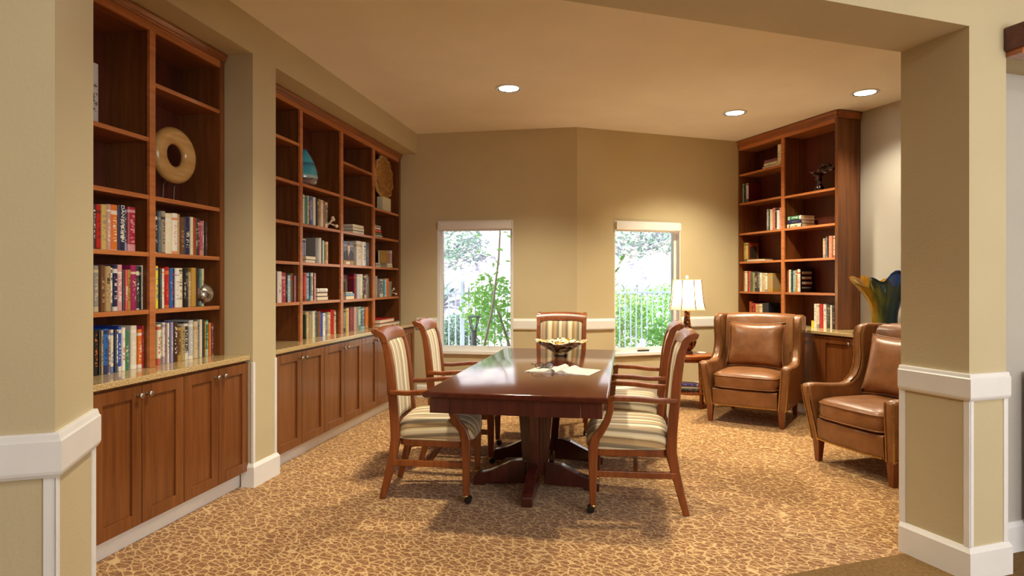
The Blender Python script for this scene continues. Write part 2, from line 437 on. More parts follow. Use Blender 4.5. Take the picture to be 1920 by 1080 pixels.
window(1, W1, XM, False); window(2, W2, MBAY, True)
for hole, mat, lab in ((W1, XM, 'white blind cassette over the window nearer the long bookcase'), (W2, MBAY, 'white blind cassette over the window behind the table lamp')):
    a, b, c, d = hole; p = mat @ Vector(((a + b) / 2, 0, d)); w = (b - a) / 2 - .014
    t = thing('roller_blind', lab, 'blind', p, mat.to_euler().z, 'roller blinds')
    MB().prism([(-.028, -.012), (.05, -.012), (.05, -.10), (-.028, -.10), (-.034, -.09), (-.034, -.022)], -w, w, 'x').build('cassette', M['trim'], t)
    MB().box(-w + .01, w - .01, .0, .012, -.118, -.10).build('bottom_bar', M['trim'], t, bevel=.003)
# downlights
for (x, y), lab in zip(DOWN, ('round ceiling downlight over the dining table', 'round ceiling downlight in front of the corner bookcase', 'round ceiling downlight nearest the pillar, brightest of three')):
    t = thing('downlight', lab, 'ceiling light', (x, y, H), 0, 'recessed downlights')
    MB().loft([[(r * math.cos(q * math.pi / 16), r * math.sin(q * math.pi / 16), z) for q in range(32)] for r, z in ((.118, .002), (.118, -.006), (.1, -.010), (.098, .002))], caps=False).build('trim_ring', M['trim'], t, smooth=True)
    MB().loft([[(r * math.cos(q * math.pi / 16), r * math.sin(q * math.pi / 16), z) for q in range(32)] for r, z in ((.0995, -.0095), (.086, -.004))], caps=False).build('baffle', M['black'], t, smooth=True)
    MB().lathe([(.088, -.001), (.088, -.0055), (.05, -.007), (.002, -.0075)], 32).build('lens', M['lens'], t)
# pelmet over the hall recess and a cabinet standing in it
t = thing('wooden_pelmet', 'dark wooden pelmet board high on the hall wall by the pillar', 'pelmet', hall(.9, .015, 2.356), A_HALL)
MB().box(-.671, .7, -.09, -.001, 0, .108).build('board', M['dark_wood'], t, bevel=.008)
MB().box(-.655, .7, -.07, -.002, -.025, 0).build('soffit_strip', M['side_wood'], t)
t = thing('hall_cabinet', 'brown wooden cabinet edge standing in the hall recess', 'cabinet', hall(1.0, .0, 0), A_HALL)
MB().box(-.42, .4, -.06, .14, .06, .88).build('body', M['dark_wood'], t, bevel=.004)
MB().box(-.40, .4, -.05, .13, 0, .06).build('plinth', M['dark_wood'], t)
MB().box(-.40, .38, -.078, -.06, .1, .85).build('door', M['dark_wood'], t, bevel=.004)

# ================================================================== bookcases
def bookcase(label, mat, bays, shelves, zb, z_open, crown, depth, x0, x1, end_panel=False):
    xm = (x0 + x1) / 2
    e = tag(bpy.data.objects.new('bookcase', None), label, 'bookcase', 'built-in bookcases'); C.objects.link(e)
    e.matrix_world = mat @ Matrix.Translation((xm, 0, zb)); off = (xm, 0, zb)
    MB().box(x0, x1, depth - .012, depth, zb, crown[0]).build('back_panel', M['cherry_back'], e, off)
    edges = [x0] + [b[0] for b in bays] + [b[1] for b in bays] + [x1]
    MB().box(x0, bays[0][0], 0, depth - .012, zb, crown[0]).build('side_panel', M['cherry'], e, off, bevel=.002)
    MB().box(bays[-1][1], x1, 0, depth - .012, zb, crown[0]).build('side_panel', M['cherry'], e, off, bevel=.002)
    for (a, b), (c, d) in zip(bays, bays[1:]):
        MB().box(b + .008, c - .008, .02, depth - .012, zb, z_open).build('divider', M['cherry'], e, off)
        MB().box(b, c, 0, .02, zb, z_open).build('face_stile', M['cherry_edge'], e, off, bevel=.002)
    for (a, b), zs in zip(bays, shelves):
        for z in zs:
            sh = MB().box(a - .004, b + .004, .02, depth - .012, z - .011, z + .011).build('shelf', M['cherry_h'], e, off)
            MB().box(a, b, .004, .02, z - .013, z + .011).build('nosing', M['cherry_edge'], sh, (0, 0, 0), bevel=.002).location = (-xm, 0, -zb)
    MB().box(bays[0][0], bays[-1][1], .02, depth - .012, z_open + .002, z_open + .03).build('top_panel', M['cherry_h'], e, off)
    MB().box(bays[0][0], bays[-1][1], 0, .02, z_open, crown[0]).build('top_rail', M['cherry_edge'], e, off, bevel=.002)
    zc, zt = crown
    pr = [(0, zc), (-.006, zc), (-.010, zc + .006), (-.012, zt - .03), (-.022, zt - .012), (-.022, zt - .001), (0, zt - .001)]
    MB().prism(pr, x0, x1, 'x').build('crown_moulding', M['cherry_h'], e, off)
    if end_panel:
        MB().prism([(p[0] * -1 + x1, p[1]) for p in pr][::-1], 0, depth, 'y').build('crown_return', M['cherry_h'], e, off)
    return e
ML = Matrix.Translation((-2.555, 0, 0)) @ Matrix.Rotation(R(90), 4, 'Z')
Z4 = [1.155, 1.468, 1.78]
bookcase('two-bay cherry bookcase in the recess by the hall opening', ML, [(2.487, 3.05), (3.094, 3.659)],
         [[1.155, 1.468, 1.78, 2.094], [1.155, 1.468, 1.78, 2.407]], .848, 2.69, (2.735, 2.782), .30, 2.446, 3.703)
bookcase('four-bay cherry bookcase filling the long wall recess', ML, [(4.03, 4.671), (4.713, 5.40), (5.455, 6.153), (6.204, 6.90)],
         [[1.149, 1.467, 1.776, 2.095, 2.411], [1.149, 1.467, 1.78, 2.104], [1.143, 1.469, 1.78, 2.102, 2.423], [1.147, 1.469, 1.787, 2.081]], .848, 2.69, (2.735, 2.782), .30, 3.986, 6.955)
bookcase('two-bay cherry corner bookcase behind the leather armchairs', M3, [(0.0, .70), (.746, 1.44)],
         [[1.197, 1.553, 1.894, 2.256, 2.604], [1.197, 1.553, 1.894, 2.247]], .848, 2.90, (2.945, 3.015), .288, -.016, 1.476, True)

def worktop(label, mat, x0, x1, y0, y1):
    xm = (x0 + x1) / 2
    o = MB().box(x0, x1, y0, y1, .816, .8475).build('worktop', M['granite'], None, (xm, 0, .816), bevel=.004)
    o.matrix_world = mat @ Matrix.Translation((xm, 0, .816)); tag(o, label, 'worktop', 'granite worktops')
MW = Matrix.Translation((-2.375, 0, 0)) @ Matrix.Rotation(R(90), 4, 'Z')      # y = 0 at the worktop edge
worktop('speckled tan granite worktop of the two-bay bookcase', MW, 2.446, 3.710, 0, .50)
worktop('speckled tan granite worktop of the four-bay bookcase', MW, 3.985, 6.965, 0, .50)
M3W = M3 @ Matrix.Translation((0, -.285, 0))
worktop('speckled tan granite worktop under the corner bookcase', M3W, .005, 2.35, 0, .57)

def cabinet(label, mat, x0, x1, depth, toe='trim', doors=2, filler=None):
    """one base unit; local y = 0 is the worktop edge"""
    xm = (x0 + x1) / 2; off = (xm, 0, 0)
    e = tag(bpy.data.objects.new('base_cabinet', None), label, 'cabinet', 'base cabinets under the bookcases'); C.objects.link(e)
    e.matrix_world = mat @ Matrix.Translation((xm, 0, 0))
    MB().box(x0 + .0008, x1 - .0008, .035, depth, .10, .815).build('carcass', M['cherry'], e, off)
    MB().box(x0 + .0008, x1 - .0008, .072, .09, 0, .10).build('toe_kick', M[toe], e, off)
    xa = x0
    if filler:
        MB().box(x0 + .002, x0 + filler, .014, .034, .105, .80).build('filler_panel', M['door_wood'], e, off, bevel=.002); xa = x0 + filler
    w = (x1 - xa) / doors
    for i in range(doors):
        a = xa + i * w + .002; b = a + w - .004; z0, z1 = .105, .80; s = .062
        fr = MB()
        fr.box(a, a + s, .014, .034, z0, z1); fr.box(b - s, b, .014, .034, z0, z1)
        fr.box(a + s, b - s, .014, .034, z0, z0 + s); fr.box(a + s, b - s, .014, .034, z1 - s, z1)
        d = fr.build('door', M['door_wood'], e, off, bevel=.0025)
        p = MB().box(a + s - .004, b - s + .004, .0255, .0335, z0 + s - .004, z1 - s + .004).build('door_panel', M['door_wood'], d); p.location = (-xm, 0, 0)
        kx = b - .03 if (i % 2 == 0) else a + .03
        kn = MB(); kn.loft([[(kx + r * math.cos(q * math.pi / 6), yy, .752 + r * math.sin(q * math.pi / 6)) for q in range(12)] for r, yy in
                            ((.009, .0145), (.006, .009), (.005, .0), (.012, -.006), (.015, -.011), (.012, -.017), (.003, -.020))])
        kn.build('knob', M['steel'], d, smooth=True).location = (-xm, 0, 0)
    return e
D1 = [2.492, 3.107, 3.708]
cabinet('two-door cherry cabinet under the bookcase, nearest the hall jamb', MW, 2.446, 3.107, .50, filler=.046)
cabinet('two-door cherry cabinet under the bookcase, against the pier', MW, 3.107, 3.708, .50)
D2 = [4.025, 4.757, 5.49, 6.222, 6.955]
for i, w in enumerate(('first from the pier', 'second from the pier', 'third, behind the striped chair', 'last, at the window wall')):
    cabinet('two-door cherry cabinet under the four-bay bookcase, ' + w, MW, D2[i] - (.038 if i == 0 else 0), D2[i + 1], .50, filler=.038 if i == 0 else None)
cabinet('cherry cabinet in the corner by the window, behind the armchair', M3W, .01, .70, .56)
cabinet('cherry cabinet with plain filler panel, between the two armchairs', M3W, .70, 1.53, .56, doors=2, filler=.1)
cabinet('two-door cherry cabinet under the glass vase, behind the armchair', M3W, 1.53, 2.30, .56)
# ================================================================== dining table
def dining_table():
    cx, cy = -.57, 4.335
    t = thing('dining_table', 'long mahogany dining table on two pedestals with curved feet', 'table', (cx, cy, 0))
    hw, hl = .482, 1.145
    def ring(i, z): return [(-hw + i, -hl + i, z), (hw - i, -hl + i, z), (hw - i, hl - i, z), (-hw + i, hl - i, z)]
    MB().loft([ring(.022, .703), ring(.010, .708), ring(.0, .716), ring(.0, .732), ring(.004, .738), ring(.010, .740)]).build('tabletop', M['table_wood'], t, sharp=25)
    a, b = hw - .03, hl - .03
    MB().box(-a + .11, a - .11, -b, -b + .025, .625, .703).build('apron', M['table_leg'], t)
    MB().box(-a + .11, a - .11, b - .025, b, .625, .703).build('apron', M['table_leg'], t)
    MB().box(-a, -a + .025, -b + .11, b - .11, .625, .703).build('apron', M['table_leg'], t)
    MB().box(a - .025, a, -b + .11, b - .11, .625, .703).build('apron', M['table_leg'], t)
    for sx in (-1, 1):
        for sy in (-1, 1):
            q = [(sx * a, sy * b), (sx * a, sy * (b - .108)), (sx * (a - .025), sy * (b - .108)), (sx * (a - .025), sy * (b - .025)), (sx * (a - .108), sy * (b - .025)), (sx * (a - .108), sy * b)]
            MB().prism(q, .625, .703).build('corner_block', M['table_leg'], t, bevel=.002)
    for s in (-1, 1):
        py = s * .30
        # four flaring boards round a core
        core = MB().box(-.05, .05, py - .05, py + .05, .10, .625).build('pedestal_core', M['table_leg'], t)
        for k in range(4):
            an = k * math.pi / 2
            rows = []
            for z, r in ((.085, .085), (.16, .083), (.25, .088), (.36, .097), (.48, .108), (.58, .118), (.66, .122)):
                rows.append([(.045, -.028, z), (r, -.028, z), (r, .028, z), (.045, .028, z)])
            m = MB().loft(rows).mat(Matrix.Translation((0, py, 0)) @ Matrix.Rotation(an, 4, 'Z'))
            m.build('pedestal_board', M['table_leg'], t, bevel=.004)
        MB().box(-.32, .32, py - .04, py + .04, .655, .702).build('top_cleat', M['table_leg'], t)
        for an, L in ((0, .405), (math.pi, .405), (s * math.pi / 2, .385)):
            top = [(.06, .175), (.12, .172), (.17, .158), (.23, .128), (.29, .100), (.34, .085), (L - .02, .075), (L, .055)]
            bot = [(L, .0), (L - .07, .0), (L - .10, .02), (.06, .03)]
            m = MB().prism([(x, z) for x, z in top + bot], -.033, .033, 'y')
            m.mat(Matrix.Translation((0, py, 0)) @ Matrix.Rotation(an, 4, 'Z'))
            m.build('foot', M['table_leg'], t, bevel=.006)
    MB().box(-.03, .03, -.25, .25, .07, .15).build('stretcher', M['table_leg'], t, bevel=.004)
dining_table()

# ================================================================== striped dining armchairs (front = +y)
def chair():
    t = thing('dining_chair', '', 'chair', group='striped dining armchairs')
    wd = M['chair_wood']
    POST = [(-.300, 0, .036), (-.268, .12, .044), (-.236, .25, .052), (-.217, .36, .058), (-.222, .48, .056), (-.238, .655, .054), (-.252, .80, .052), (-.268, .90, .046), (-.290, .965, .04), (-.318, 1.005, .034), (-.346, 1.018, .03), (-.366, 1.012, .026)]
    for s in (-1, 1):
        MB().sweep([(s * .216, y, z) for y, z, d in POST], .034, [d for y, z, d in POST]).build('rear_leg', wd, t, bevel=.006)
        FL = [(.222, .045, .034), (.222, .16, .043), (.222, .30, .052), (.220, .375, .056), (.205, .43, .05), (.172, .475, .044), (.142, .53, .04), (.124, .59, .038), (.118, .648, .036)]
        MB().sweep([(s * (.262 + (.012 if z > .5 else 0)), y, z) for y, z, d in FL], [.036] * 4 + [.032] * 5, [d for y, z, d in FL]).build('front_leg', wd, t, bevel=.006)
        AR = [(s * .279, .148, .648), (s * .278, .10, .660), (s * .270, -.02, .658), (s * .252, -.14, .648), (s * .236, -.250, .650)]
        MB().sweep(AR, [.03, .046, .046, .042, .036], [.024, .03, .03, .028, .028], (1, 0, 0)).build('armrest', wd, t, bevel=.007)
        MB().sweep([(s * .258, .215, .225), (s * .222, -.245, .222)], .024, .036).build('side_stretcher', wd, t, bevel=.004)
        cs = MB(); cs.lathe([(.017, .050), (.018, .03), (.012, .026), (.012, .020)], 10, (s * .262, .222, 0))
        c = cs.build('caster', M['brass'], t, smooth=True)
        for dx in (-.013, .013):
            wm = MB(); wm.loft([[(s * .262 + dx + e, .234 + r * math.cos(q * math.pi / 7), .0225 + r * math.sin(q * math.pi / 7)) for q in range(14)] for e, r in ((-.009, .012), (-.008, .0215), (.008, .0215), (.009, .012))])
            wm.build('wheel', M['black'], c, sharp=40)
    MB().sweep([(-.236, -.02, .222), (.236, -.02, .222)], .026, .034, (0, 1, 0)).build('cross_stretcher', wd, t, bevel=.004)
    def outline(k, z, n=9):
        """rounded trapezoid, wider at the front"""
        P = []
        for i in range(40):
            a = 2 * math.pi * i / 40; c, s_ = math.cos(a), math.sin(a)
            e = .32
            u = math.copysign(abs(c) ** e, c); v = math.copysign(abs(s_) ** e, s_)
            y = .018 + v * .228 * k + (.022 * (1 - u * u) * k if v > 0 else 0)
            hw = .236 + .026 * (v + 1) / 2 * 1.6
            P.append((u * hw * k, y, z))
        return P
    MB().loft([outline(.965, .326), outline(.985, .330), outline(.985, .364), outline(.965, .368)]).build('seat_rail', wd, t, sharp=35)
    MB().loft([outline(.99, .366), outline(1.015, .376), outline(1.02, .39), outline(1.015, .425), outline(.985, .452), outline(.92, .474), outline(.8, .489), outline(.6, .497), outline(.35, .501), outline(.1, .502)]).build('seat_cushion', M['stripes'], t, smooth=True)
    pz = [outline(1.0, .371)]
    MB().loft([[(x * k, .018 + (y - .018) * k, z) for x, y, z in outline(1.02, .372 + dz)] for k, dz in ((.995, -.005), (1.006, -.003), (1.008, .001), (1.0, .005), (.98, .004), (.98, -.004))], caps=False, loop=True).build('welting', M['stripes'], t, smooth=True)
    # upholstered back following the curve of the posts
    def py(z):
        for (y0, z0, _), (y1, z1, _) in zip(POST, POST[1:]):
            if z0 <= z <= z1: return y0 + (y1 - y0) * (z - z0) / (z1 - z0)
        return POST[-1][0]
    rows = []
    zs = [.470, .476, .50, .56, .64, .72, .80, .87, .92, .950, .962]
    for i, z in enumerate(zs):
        k = [.25, .7, .92, 1, 1, 1, 1, 1, .92, .7, .25][i]
        r = []
        hw = .198
        for j in range(13):
            u = -1 + 2 * j / 12; bow = -.022 * (1 - u * u)
            r.append((u * hw, py(z) + .004 + bow + .024 * k * (1 - abs(u) ** 6), z))
        for j in range(12, -1, -1):
            u = -1 + 2 * j / 12; bow = -.022 * (1 - u * u)
            r.append((u * hw, py(z) - .004 + bow - .018 * k * (1 - abs(u) ** 6), z))
        rows.append(r)
    MB().loft(rows).build('backrest', M['stripes'], t, smooth=True)
    MB().sweep([(u * .2, py(.452) - .022 * (1 - u * u), .452 - .012 * (1 - u * u)) for u in [-1 + q / 4 for q in range(9)]], [.03] * 9, [.032] * 9, (0, 1, 0)).build('lower_back_rail', wd, t, bevel=.003)
    sec = [(.026, -.048), (.022, -.02), (.010, .006), (-.010, .028), (-.034, .042), (-.060, .042), (-.080, .026), (-.084, .006), (-.072, -.006), (-.052, -.002), (-.034, -.010), (-.022, -.028), (-.012, -.050)]
    rows = []
    for q in range(15):
        u = -1 + q / 7; up = .014 * (1 - u * u); bw = -.022 * (1 - u * u)
        k = 1.0 if abs(u) < .95 else .86
        rows.append([(u * .236, -.284 + bw + a * k * .85, .985 + up + b * k * .85) for a, b in sec])
    MB().loft(rows).build('crest_rail', wd, t, sharp=50)
    return t
ch = chair()
def face(dx, dy): return math.atan2(-dx, dy)
CH = [((.036, 3.905), 90, 'striped dining armchair at near end of the table on the armchair side'),
      ((.032, 4.742), 88, 'striped dining armchair on the armchair side, half hidden behind another'),
      ((-1.185, 3.905), -84, 'striped dining armchair at near end of the table on the bookcase side'),
      ((-1.215, 4.742), -84, 'striped dining armchair on the bookcase side, in front of the window'),
      ((-.600, 5.70), 180, 'striped dining armchair at the far head of the table')]
ch.location = (CH[0][0][0], CH[0][0][1], 0); ch.rotation_euler.z = R(CH[0][1]); ch['label'] = CH[0][2]
for (x, y), a, lab in CH[1:]: dup(ch, (x, y, 0), R(a), lab)

# ================================================================== leather wing chairs (front = +y)
def armchair():
    t = thing('leather_armchair', '', 'armchair', group='leather wing armchairs')
    L = M['leather']
    # arm and wing in one side panel: outline in (y, z), flaring outwards with height
    prof = [(.375, .165), (.395, .30), (.418, .43), (.432, .535), (.415, .565), (.36, .572), (.22, .560), (.10, .556), (.03, .572), (-.02, .615), (-.05, .68), (-.062, .76), (-.058, .85), (-.06, .93), (-.085, .985), (-.13, 1.005), (-.30, 1.0), (-.385, .985), (-.40, .90), (-.40, .165)]
    def xs(y, z):     # inner face of the side
        fl =   .283 + .042 * max(0, (z - .165)) / .40 if z < .565 else .327 + .01 * (z - .565) / .44
        if y < .05 and z > .5: fl -= .02 * min(1, (.05 - y) / .3)
        return fl
    for s in (-1, 1):
        m = MB(); n = len(prof)
        cy = sum(p[0] for p in prof) / n; cz = sum(p[1] for p in prof) / n
        def loop(dx, k):
            r = []
            for i, (y, z) in enumerate(prof):
                y0, z0 = prof[i - 1]; y1, z1 = prof[(i + 1) % n]
                ty, tz = y1 - y0, z1 - z0; l = math.hypot(ty, tz); ny, nz = -tz / l, ty / l   # inward (profile runs anticlockwise from front foot up and back)
                r.append((s * (xs(y, z) + dx), y + ny * k, z + nz * k))
            return r
        ins = [(0.0, .022), (.0, .020), (.006, .006), (.020, .0), (.060, .0), (.076, .006), (.084, .020), (.084, .022)]
        m.loft([loop(dx, k) for dx, k in ins]).build('wing_arm', L, t, sharp=60)
        # brass nail heads down the front of the arm, up the wing
        nm = MB()
        path = prof[0:4] + [(.43, .548)]
        def walk(pts, step):
            d = 0; outp = []
            for a, b in zip(pts, pts[1:]):
                l = math.dist(a, b); 
                while d < l: outp.append((a[0] + (b[0] - a[0]) * d / l, a[1] + (b[1] - a[1]) * d / l)); d += step
                d -= l
            return outp
        for dx in (.012, .072):
            for y, z in walk(path, .0125): nm.box(s * (xs(y, z) + dx) - .005, s * (xs(y, z) + dx) + .005, y - .004, y + .0045, z - .005, z + .005)
            for y, z in walk(prof[8:15], .0125): nm.box(s * (xs(y, z) + dx) - .005, s * (xs(y, z) + dx) + .005, y - .002, y + .0055, z - .005, z + .0055)
        for y, _ in walk([(.375, 0), (-.39, 0)], .013): nm.box(s * (xs(y, .17) + .083), s * (xs(y, .17) + .089), y - .004, y + .004, .171, .179)
        o = nm.build('nailheads', M['brass'], t); o['kind'] = 'stuff'
    # apron, deck
    MB().loft([[(-.285, yb, z), (.285, yb, z), (.285, yf - .012, z), (.15, yf + .008, z), (-.15, yf + .008, z), (-.285, yf - .012, z)] for z, yb, yf in ((.168, -.36, .385), (.172, -.36, .395), (.315, -.36, .405), (.325, -.36, .395))]).build('apron', L, t, sharp=40)
    nm = MB()
    for q in range(45):
        x = -.275 + .55 * q / 44; y = .393 + .018 * (1 - min(1, abs(x / .285)) ** 2)
        nm.box(x - .005, x + .005, y - .004, y + .007, .173, .183)
    nm.build('nailheads', M['brass'], t)['kind'] = 'stuff'
    # curved inside back between the wings
    rows = []
    for z, yo, w in ((.32, -.20, .30), (.45, -.205, .305), (.60, -.215, .308), (.75, -.235, .312), (.88, -.258, .314), (.95, -.275, .314), (.985, -.300, .314), (1.002, -.335, .312), (.995, -.375, .310), (.96, -.398, .310), (.6, -.40, .31), (.18, -.40, .31)):
        rows.append([(u * w, yo + (.09 * abs(u) ** 3 if z < .99 and yo > -.33 else 0), z + (.010 * (1 - u * u) if z > .9 else 0)) for u in [-1 + q / 6 for q in range(13)]])
    MB().loft(rows, closed=False, caps=False, loop=True).build('backrest', L, t, smooth=True)
    # seat cushion with welted edges
    def cu(k, z, crown=0):
        P = []
        for i in range(36):
            a = 2 * math.pi * i / 36; c, s_ = math.cos(a), math.sin(a)
            u = math.copysign(abs(c) ** .22, c); v = math.copysign(abs(s_) ** .22, s_)
            P.append((u * .285 * k, .105 + v * .30 * k + (.018 * (1 - u * u) if v > 0 else 0), z))
        return P
    c = MB().loft([cu(.9, .330), cu(.975, .334), cu(1.0, .345), cu(1.006, .39), cu(1.0, .44), cu(.985, .456), cu(.93, .470), cu(.8, .484), cu(.6, .495), cu(.3, .502), cu(.08, .503)]).build('seat_cushion', L, t, smooth=True)
    for z in (.344, .446):
        MB().tube(cu(1.004, z) + cu(1.004, z)[:1], .0055, 6).build('welting', L, c, smooth=True)
    for sx in (-1, 1):
        MB().loft([[(sx * .318 + a * w, .345 + b * w, z) for a, b in ((-1, -1), (1, -1), (1, 1), (-1, 1))] for z, w in ((0, .018), (.17, .03))]).build('leg', M['leather_leg'], t, bevel=.003)
        MB().loft([[(sx * .30 + a * w, -.35 - (.03 if z == 0 else 0) + b * w, z) for a, b in ((-1, -1), (1, -1), (1, 1), (-1, 1))] for z, w in ((0, .018), (.17, .028))]).build('leg', M['leather_leg'], t, bevel=.003)
    return t
ac = armchair()
def put_arm(a, b):
    """front legs stand on floor points a (chair's right as seen) and b"""
    a, b = Vector(a), Vector(b); d = (b - a).normalized(); f = Vector((d.y, -d.x))     # facing
    rz = math.atan2(-f.x, f.y); mid = (a + b) / 2
    p = mid - Vector((-math.sin(rz), math.cos(rz))) * .345
    return (p.x, p.y, 0), rz
ARM = [put_arm((.772, 6.275), (1.392, 6.000)), put_arm((1.395, 5.01), (1.692, 4.425))]
ac.location, ac.rotation_euler = ARM[0][0], (0, 0, ARM[0][1])
ac['label'] = 'brown leather wing armchair standing beside the lamp table'
ac2 = dup(ac, ARM[1][0], ARM[1][1], 'brown leather wing armchair partly hidden by the pillar')
def pillow(armloc, rz, label):
    m = MB(); rows = []
    N = 12
    vs = []; fs = []
    for side in (1, -1):
        for i in range(N + 1):
            for j in range(N + 1):
                u, v = -1 + 2 * i / N, -1 + 2 * j / N
                th = .075 * ((1 - u ** 4) * (1 - v ** 4)) ** .6
                pinch = 1 - .07 * (1 - u * u) * abs(v) ** 3 - .07 * (1 - v * v) * abs(u) ** 3
                x = u * .268 * (1 - .08 * (1 - v * v)) ; z = v * .225 * (1 - .09 * (1 - u * u))
                vs.append((x, side * th, z))
    n2 = (N + 1) ** 2
    for sd in (0, 1):
        for i in range(N):
            for j in range(N):
                a = sd * n2 + i * (N + 1) + j; q = (a, a + 1, a + N + 2, a + N + 1)
                fs.append(q if sd == 0 else q[::-1])
    m.add(vs, fs)
    o = m.build('throw_pillow', M['leather'], None, smooth=True)
    mod = o.modifiers.new('weld', 'WELD'); mod.merge_threshold = .0005
    o.matrix_world = Matrix.Translation(armloc) @ Matrix.Rotation(rz, 4, 'Z') @ Matrix.Translation((0, -.045, .712)) @ Matrix.Rotation(R(15), 4, 'X')
    tag(o, label, 'pillow', 'leather throw pillows')
    p = MB(); ring = []
    for u, v in [(-1 + 2 * i / N, -1) for i in range(N)] + [(1, -1 + 2 * i / N) for i in range(N)] + [(1 - 2 * i / N, 1) for i in range(N)] + [(-1, 1 - 2 * i / N) for i in range(N + 1)]:
        ring.append((u * .268 * (1 - .08 * (1 - v * v)), 0, v * .225 * (1 - .09 * (1 - u * u))))
    p.tube(ring, .005, 6).build('welting', M['leather'], o, smooth=True)
pillow(ARM[0][0], ARM[0][1], 'leather pillow resting in the armchair beside the lamp table')
pillow(ARM[1][0], ARM[1][1], 'leather pillow in the armchair partly hidden by the pillar')

# ================================================================== side table, lamp
TX, TY = .655, 6.98
t = thing('side_table', 'round wooden side table with low shelf under the lamp', 'table', (TX, TY, 0))
MB().lathe([(.235, .515), (.262, .522), (.268, .535), (.266, .553), (.258, .558), (.02, .558)], 40).build('tabletop', M['side_wood'], t, sharp=40)
MB().lathe([(.20, .48), (.215, .485), (.215, .516), (.20, .516)], 40).build('apron', M['side_wood'], t, sharp=40)
MB().lathe([(.02, .148), (.21, .148), (.222, .156), (.22, .168), (.02, .168)], 40).build('lower_shelf', M['side_wood'], t, sharp=40)
for k in range(4):
    a = R(45 + 90 * k - 10)
    MB().tube([(.185 * math.cos(a), .185 * math.sin(a), .51), (.187 * math.cos(a), .187 * math.sin(a), .36), (.19 * math.cos(a), .19 * math.sin(a), .17), (.195 * math.cos(a), .195 * math.sin(a), 0)], [.023, .021, .016, .012], 12).build('leg', M['side_wood'], t, smooth=True)
carved = NT('carved_bronze'); f = carved.noise(carved.coord(), 38, 2); carved.base(carved.ramp(f, [(.42, lin('#2A1410')), (.55, lin('#6E3A1C')), (.62, lin('#A5692F'))])); carved.set(Roughness=.3, Metallic=.35); carved.bump(f, .6, .01)
LX, LY = .640, 6.98
t = thing('table_lamp', 'lit table lamp with cream panelled shade on carved dark base', 'lamp', (LX, LY, .558))
MB().box(-.055, .055, -.055, .055, 0, .03).build('base', M['dark_wood'], t, bevel=.006)
MB().lathe([(.03, .03), (.055, .04), (.085, .075), (.098, .12), (.094, .165), (.075, .21), (.052, .26), (.038, .32), (.030, .39), (.028, .44), (.034, .455), (.02, .462)], 20).build('body', carved.m, t, smooth=True)
MB().tube([(0, 0, .46), (0, 0, .80)], .006, 8).build('stem', M['brass'], t)
sh = [(.197, .470), (.186, .50), (.175, .55), (.166, .62), (.158, .70), (.152, .785)]
MB().loft([[(r * math.cos(R(22.5 + 45 * q)), r * math.sin(R(22.5 + 45 * q)), z) for q in range(8)] for r, z in sh], caps=False).build('lamp_shade', M['shade'], t)
for q in range(8):
    a = R(22.5 + 45 * q)
    MB().tube([(r * 1.004 * math.cos(a), r * 1.004 * math.sin(a), z) for r, z in sh], .0045, 6).build('shade_rib', M['dark_wood'], t)
for r, z in (sh[0], sh[-1]):
    MB().tube([(r * math.cos(R(22.5 + 45 * q)), r * math.sin(R(22.5 + 45 * q)), z) for q in range(9)], .004, 6).build('shade_trim', M['shade'], t)
MB().ball((0, 0, .815), .017, 12, 8).build('finial', M['trim'], t, smooth=True)
MB().ball((0, 0, .60), .03, 12, 8).build('bulb', emit('lit_lamp_bulb', '#FFE2B0', 6.0), t, smooth=True)
lamp('POINT', 'table_lamp_light', (LX, LY, .558 + .655), 15, (1.0, .78, .5), shadow_soft_size=.04)
o = MB().lathe([(.02, 0), (.048, 0), (.05, .006), (.046, .009), (.02, .008)], 24).build('coaster', M['trim'], None, smooth=False); o.location = (.795, 7.05, .5585); tag(o, 'small white coaster on the round side table', 'coaster')

# ================================================================== things on the table
TZ = .740
t = thing('glass_bowl', 'wide gold and silver woven glass bowl on the dining table', 'bowl', (-.515, 5.05, TZ))
bm_ = NT('gold_mosaic_glass'); v = bm_.coord(); vo = bm_.n('TexVoronoi'); vo.inputs['Scale'].default_value = 42; bm_.l(v, vo.inputs['Vector'])
bm_.base(bm_.ramp(vo.outputs['Color'], [(.25, lin('#2A1E10')), (.36, lin('#9A7030')), (.5, lin('#D9B468')), (.68, lin('#F6EACB'))])); bm_.set(Roughness=.15, Metallic=.25); bm_.bump(vo.outputs['Distance'], .8, .01)
rows = []
def bowl_r(a, r): return r * (1 + .045 * math.sin(7 * a) * (r / .2) + .03 * math.sin(11 * a + 1) * (r / .2))
for r, z in ((.055, 0), (.06, .006), (.05, .014), (.085, .035), (.135, .066), (.185, .096), (.208, .104), (.205, .109), (.18, .101), (.13, .073), (.08, .043), (.02, .03)):
    rows.append([(bowl_r(q * math.pi / 28, r) * math.cos(q * math.pi / 28), bowl_r(q * math.pi / 28, r) * math.sin(q * math.pi / 28), z + .008 * math.sin(5 * q * math.pi / 28) * (r / .2) ** 2) for q in range(56)])
MB().loft(rows).build('bowl_body', bm_.m, t, smooth=True)
mg = NT('printed_magazine_page'); v = mg.coord('Object', (26, 150, 1)); f = mg.noise(v, 1, 2)
sep = mg.n('SeparateXYZ'); tc = mg.n('TexCoord'); mg.l(tc.outputs['Object'], sep.inputs[0])
mg.base(mg.ramp(f, [(.36, lin('#857B74')), (.46, lin('#CFC7BE')), (1, lin('#D8D0C8'))])); mg.set(Roughness=.4)
t = thing('open_magazine', 'open magazine lying face up on the dining table', 'magazine', (-.40, 4.10, TZ), R(-14))
def page_z(u): return .004 + .020 * math.exp(-((u - .16) / .12) ** 2) + .008 * (1 - u)
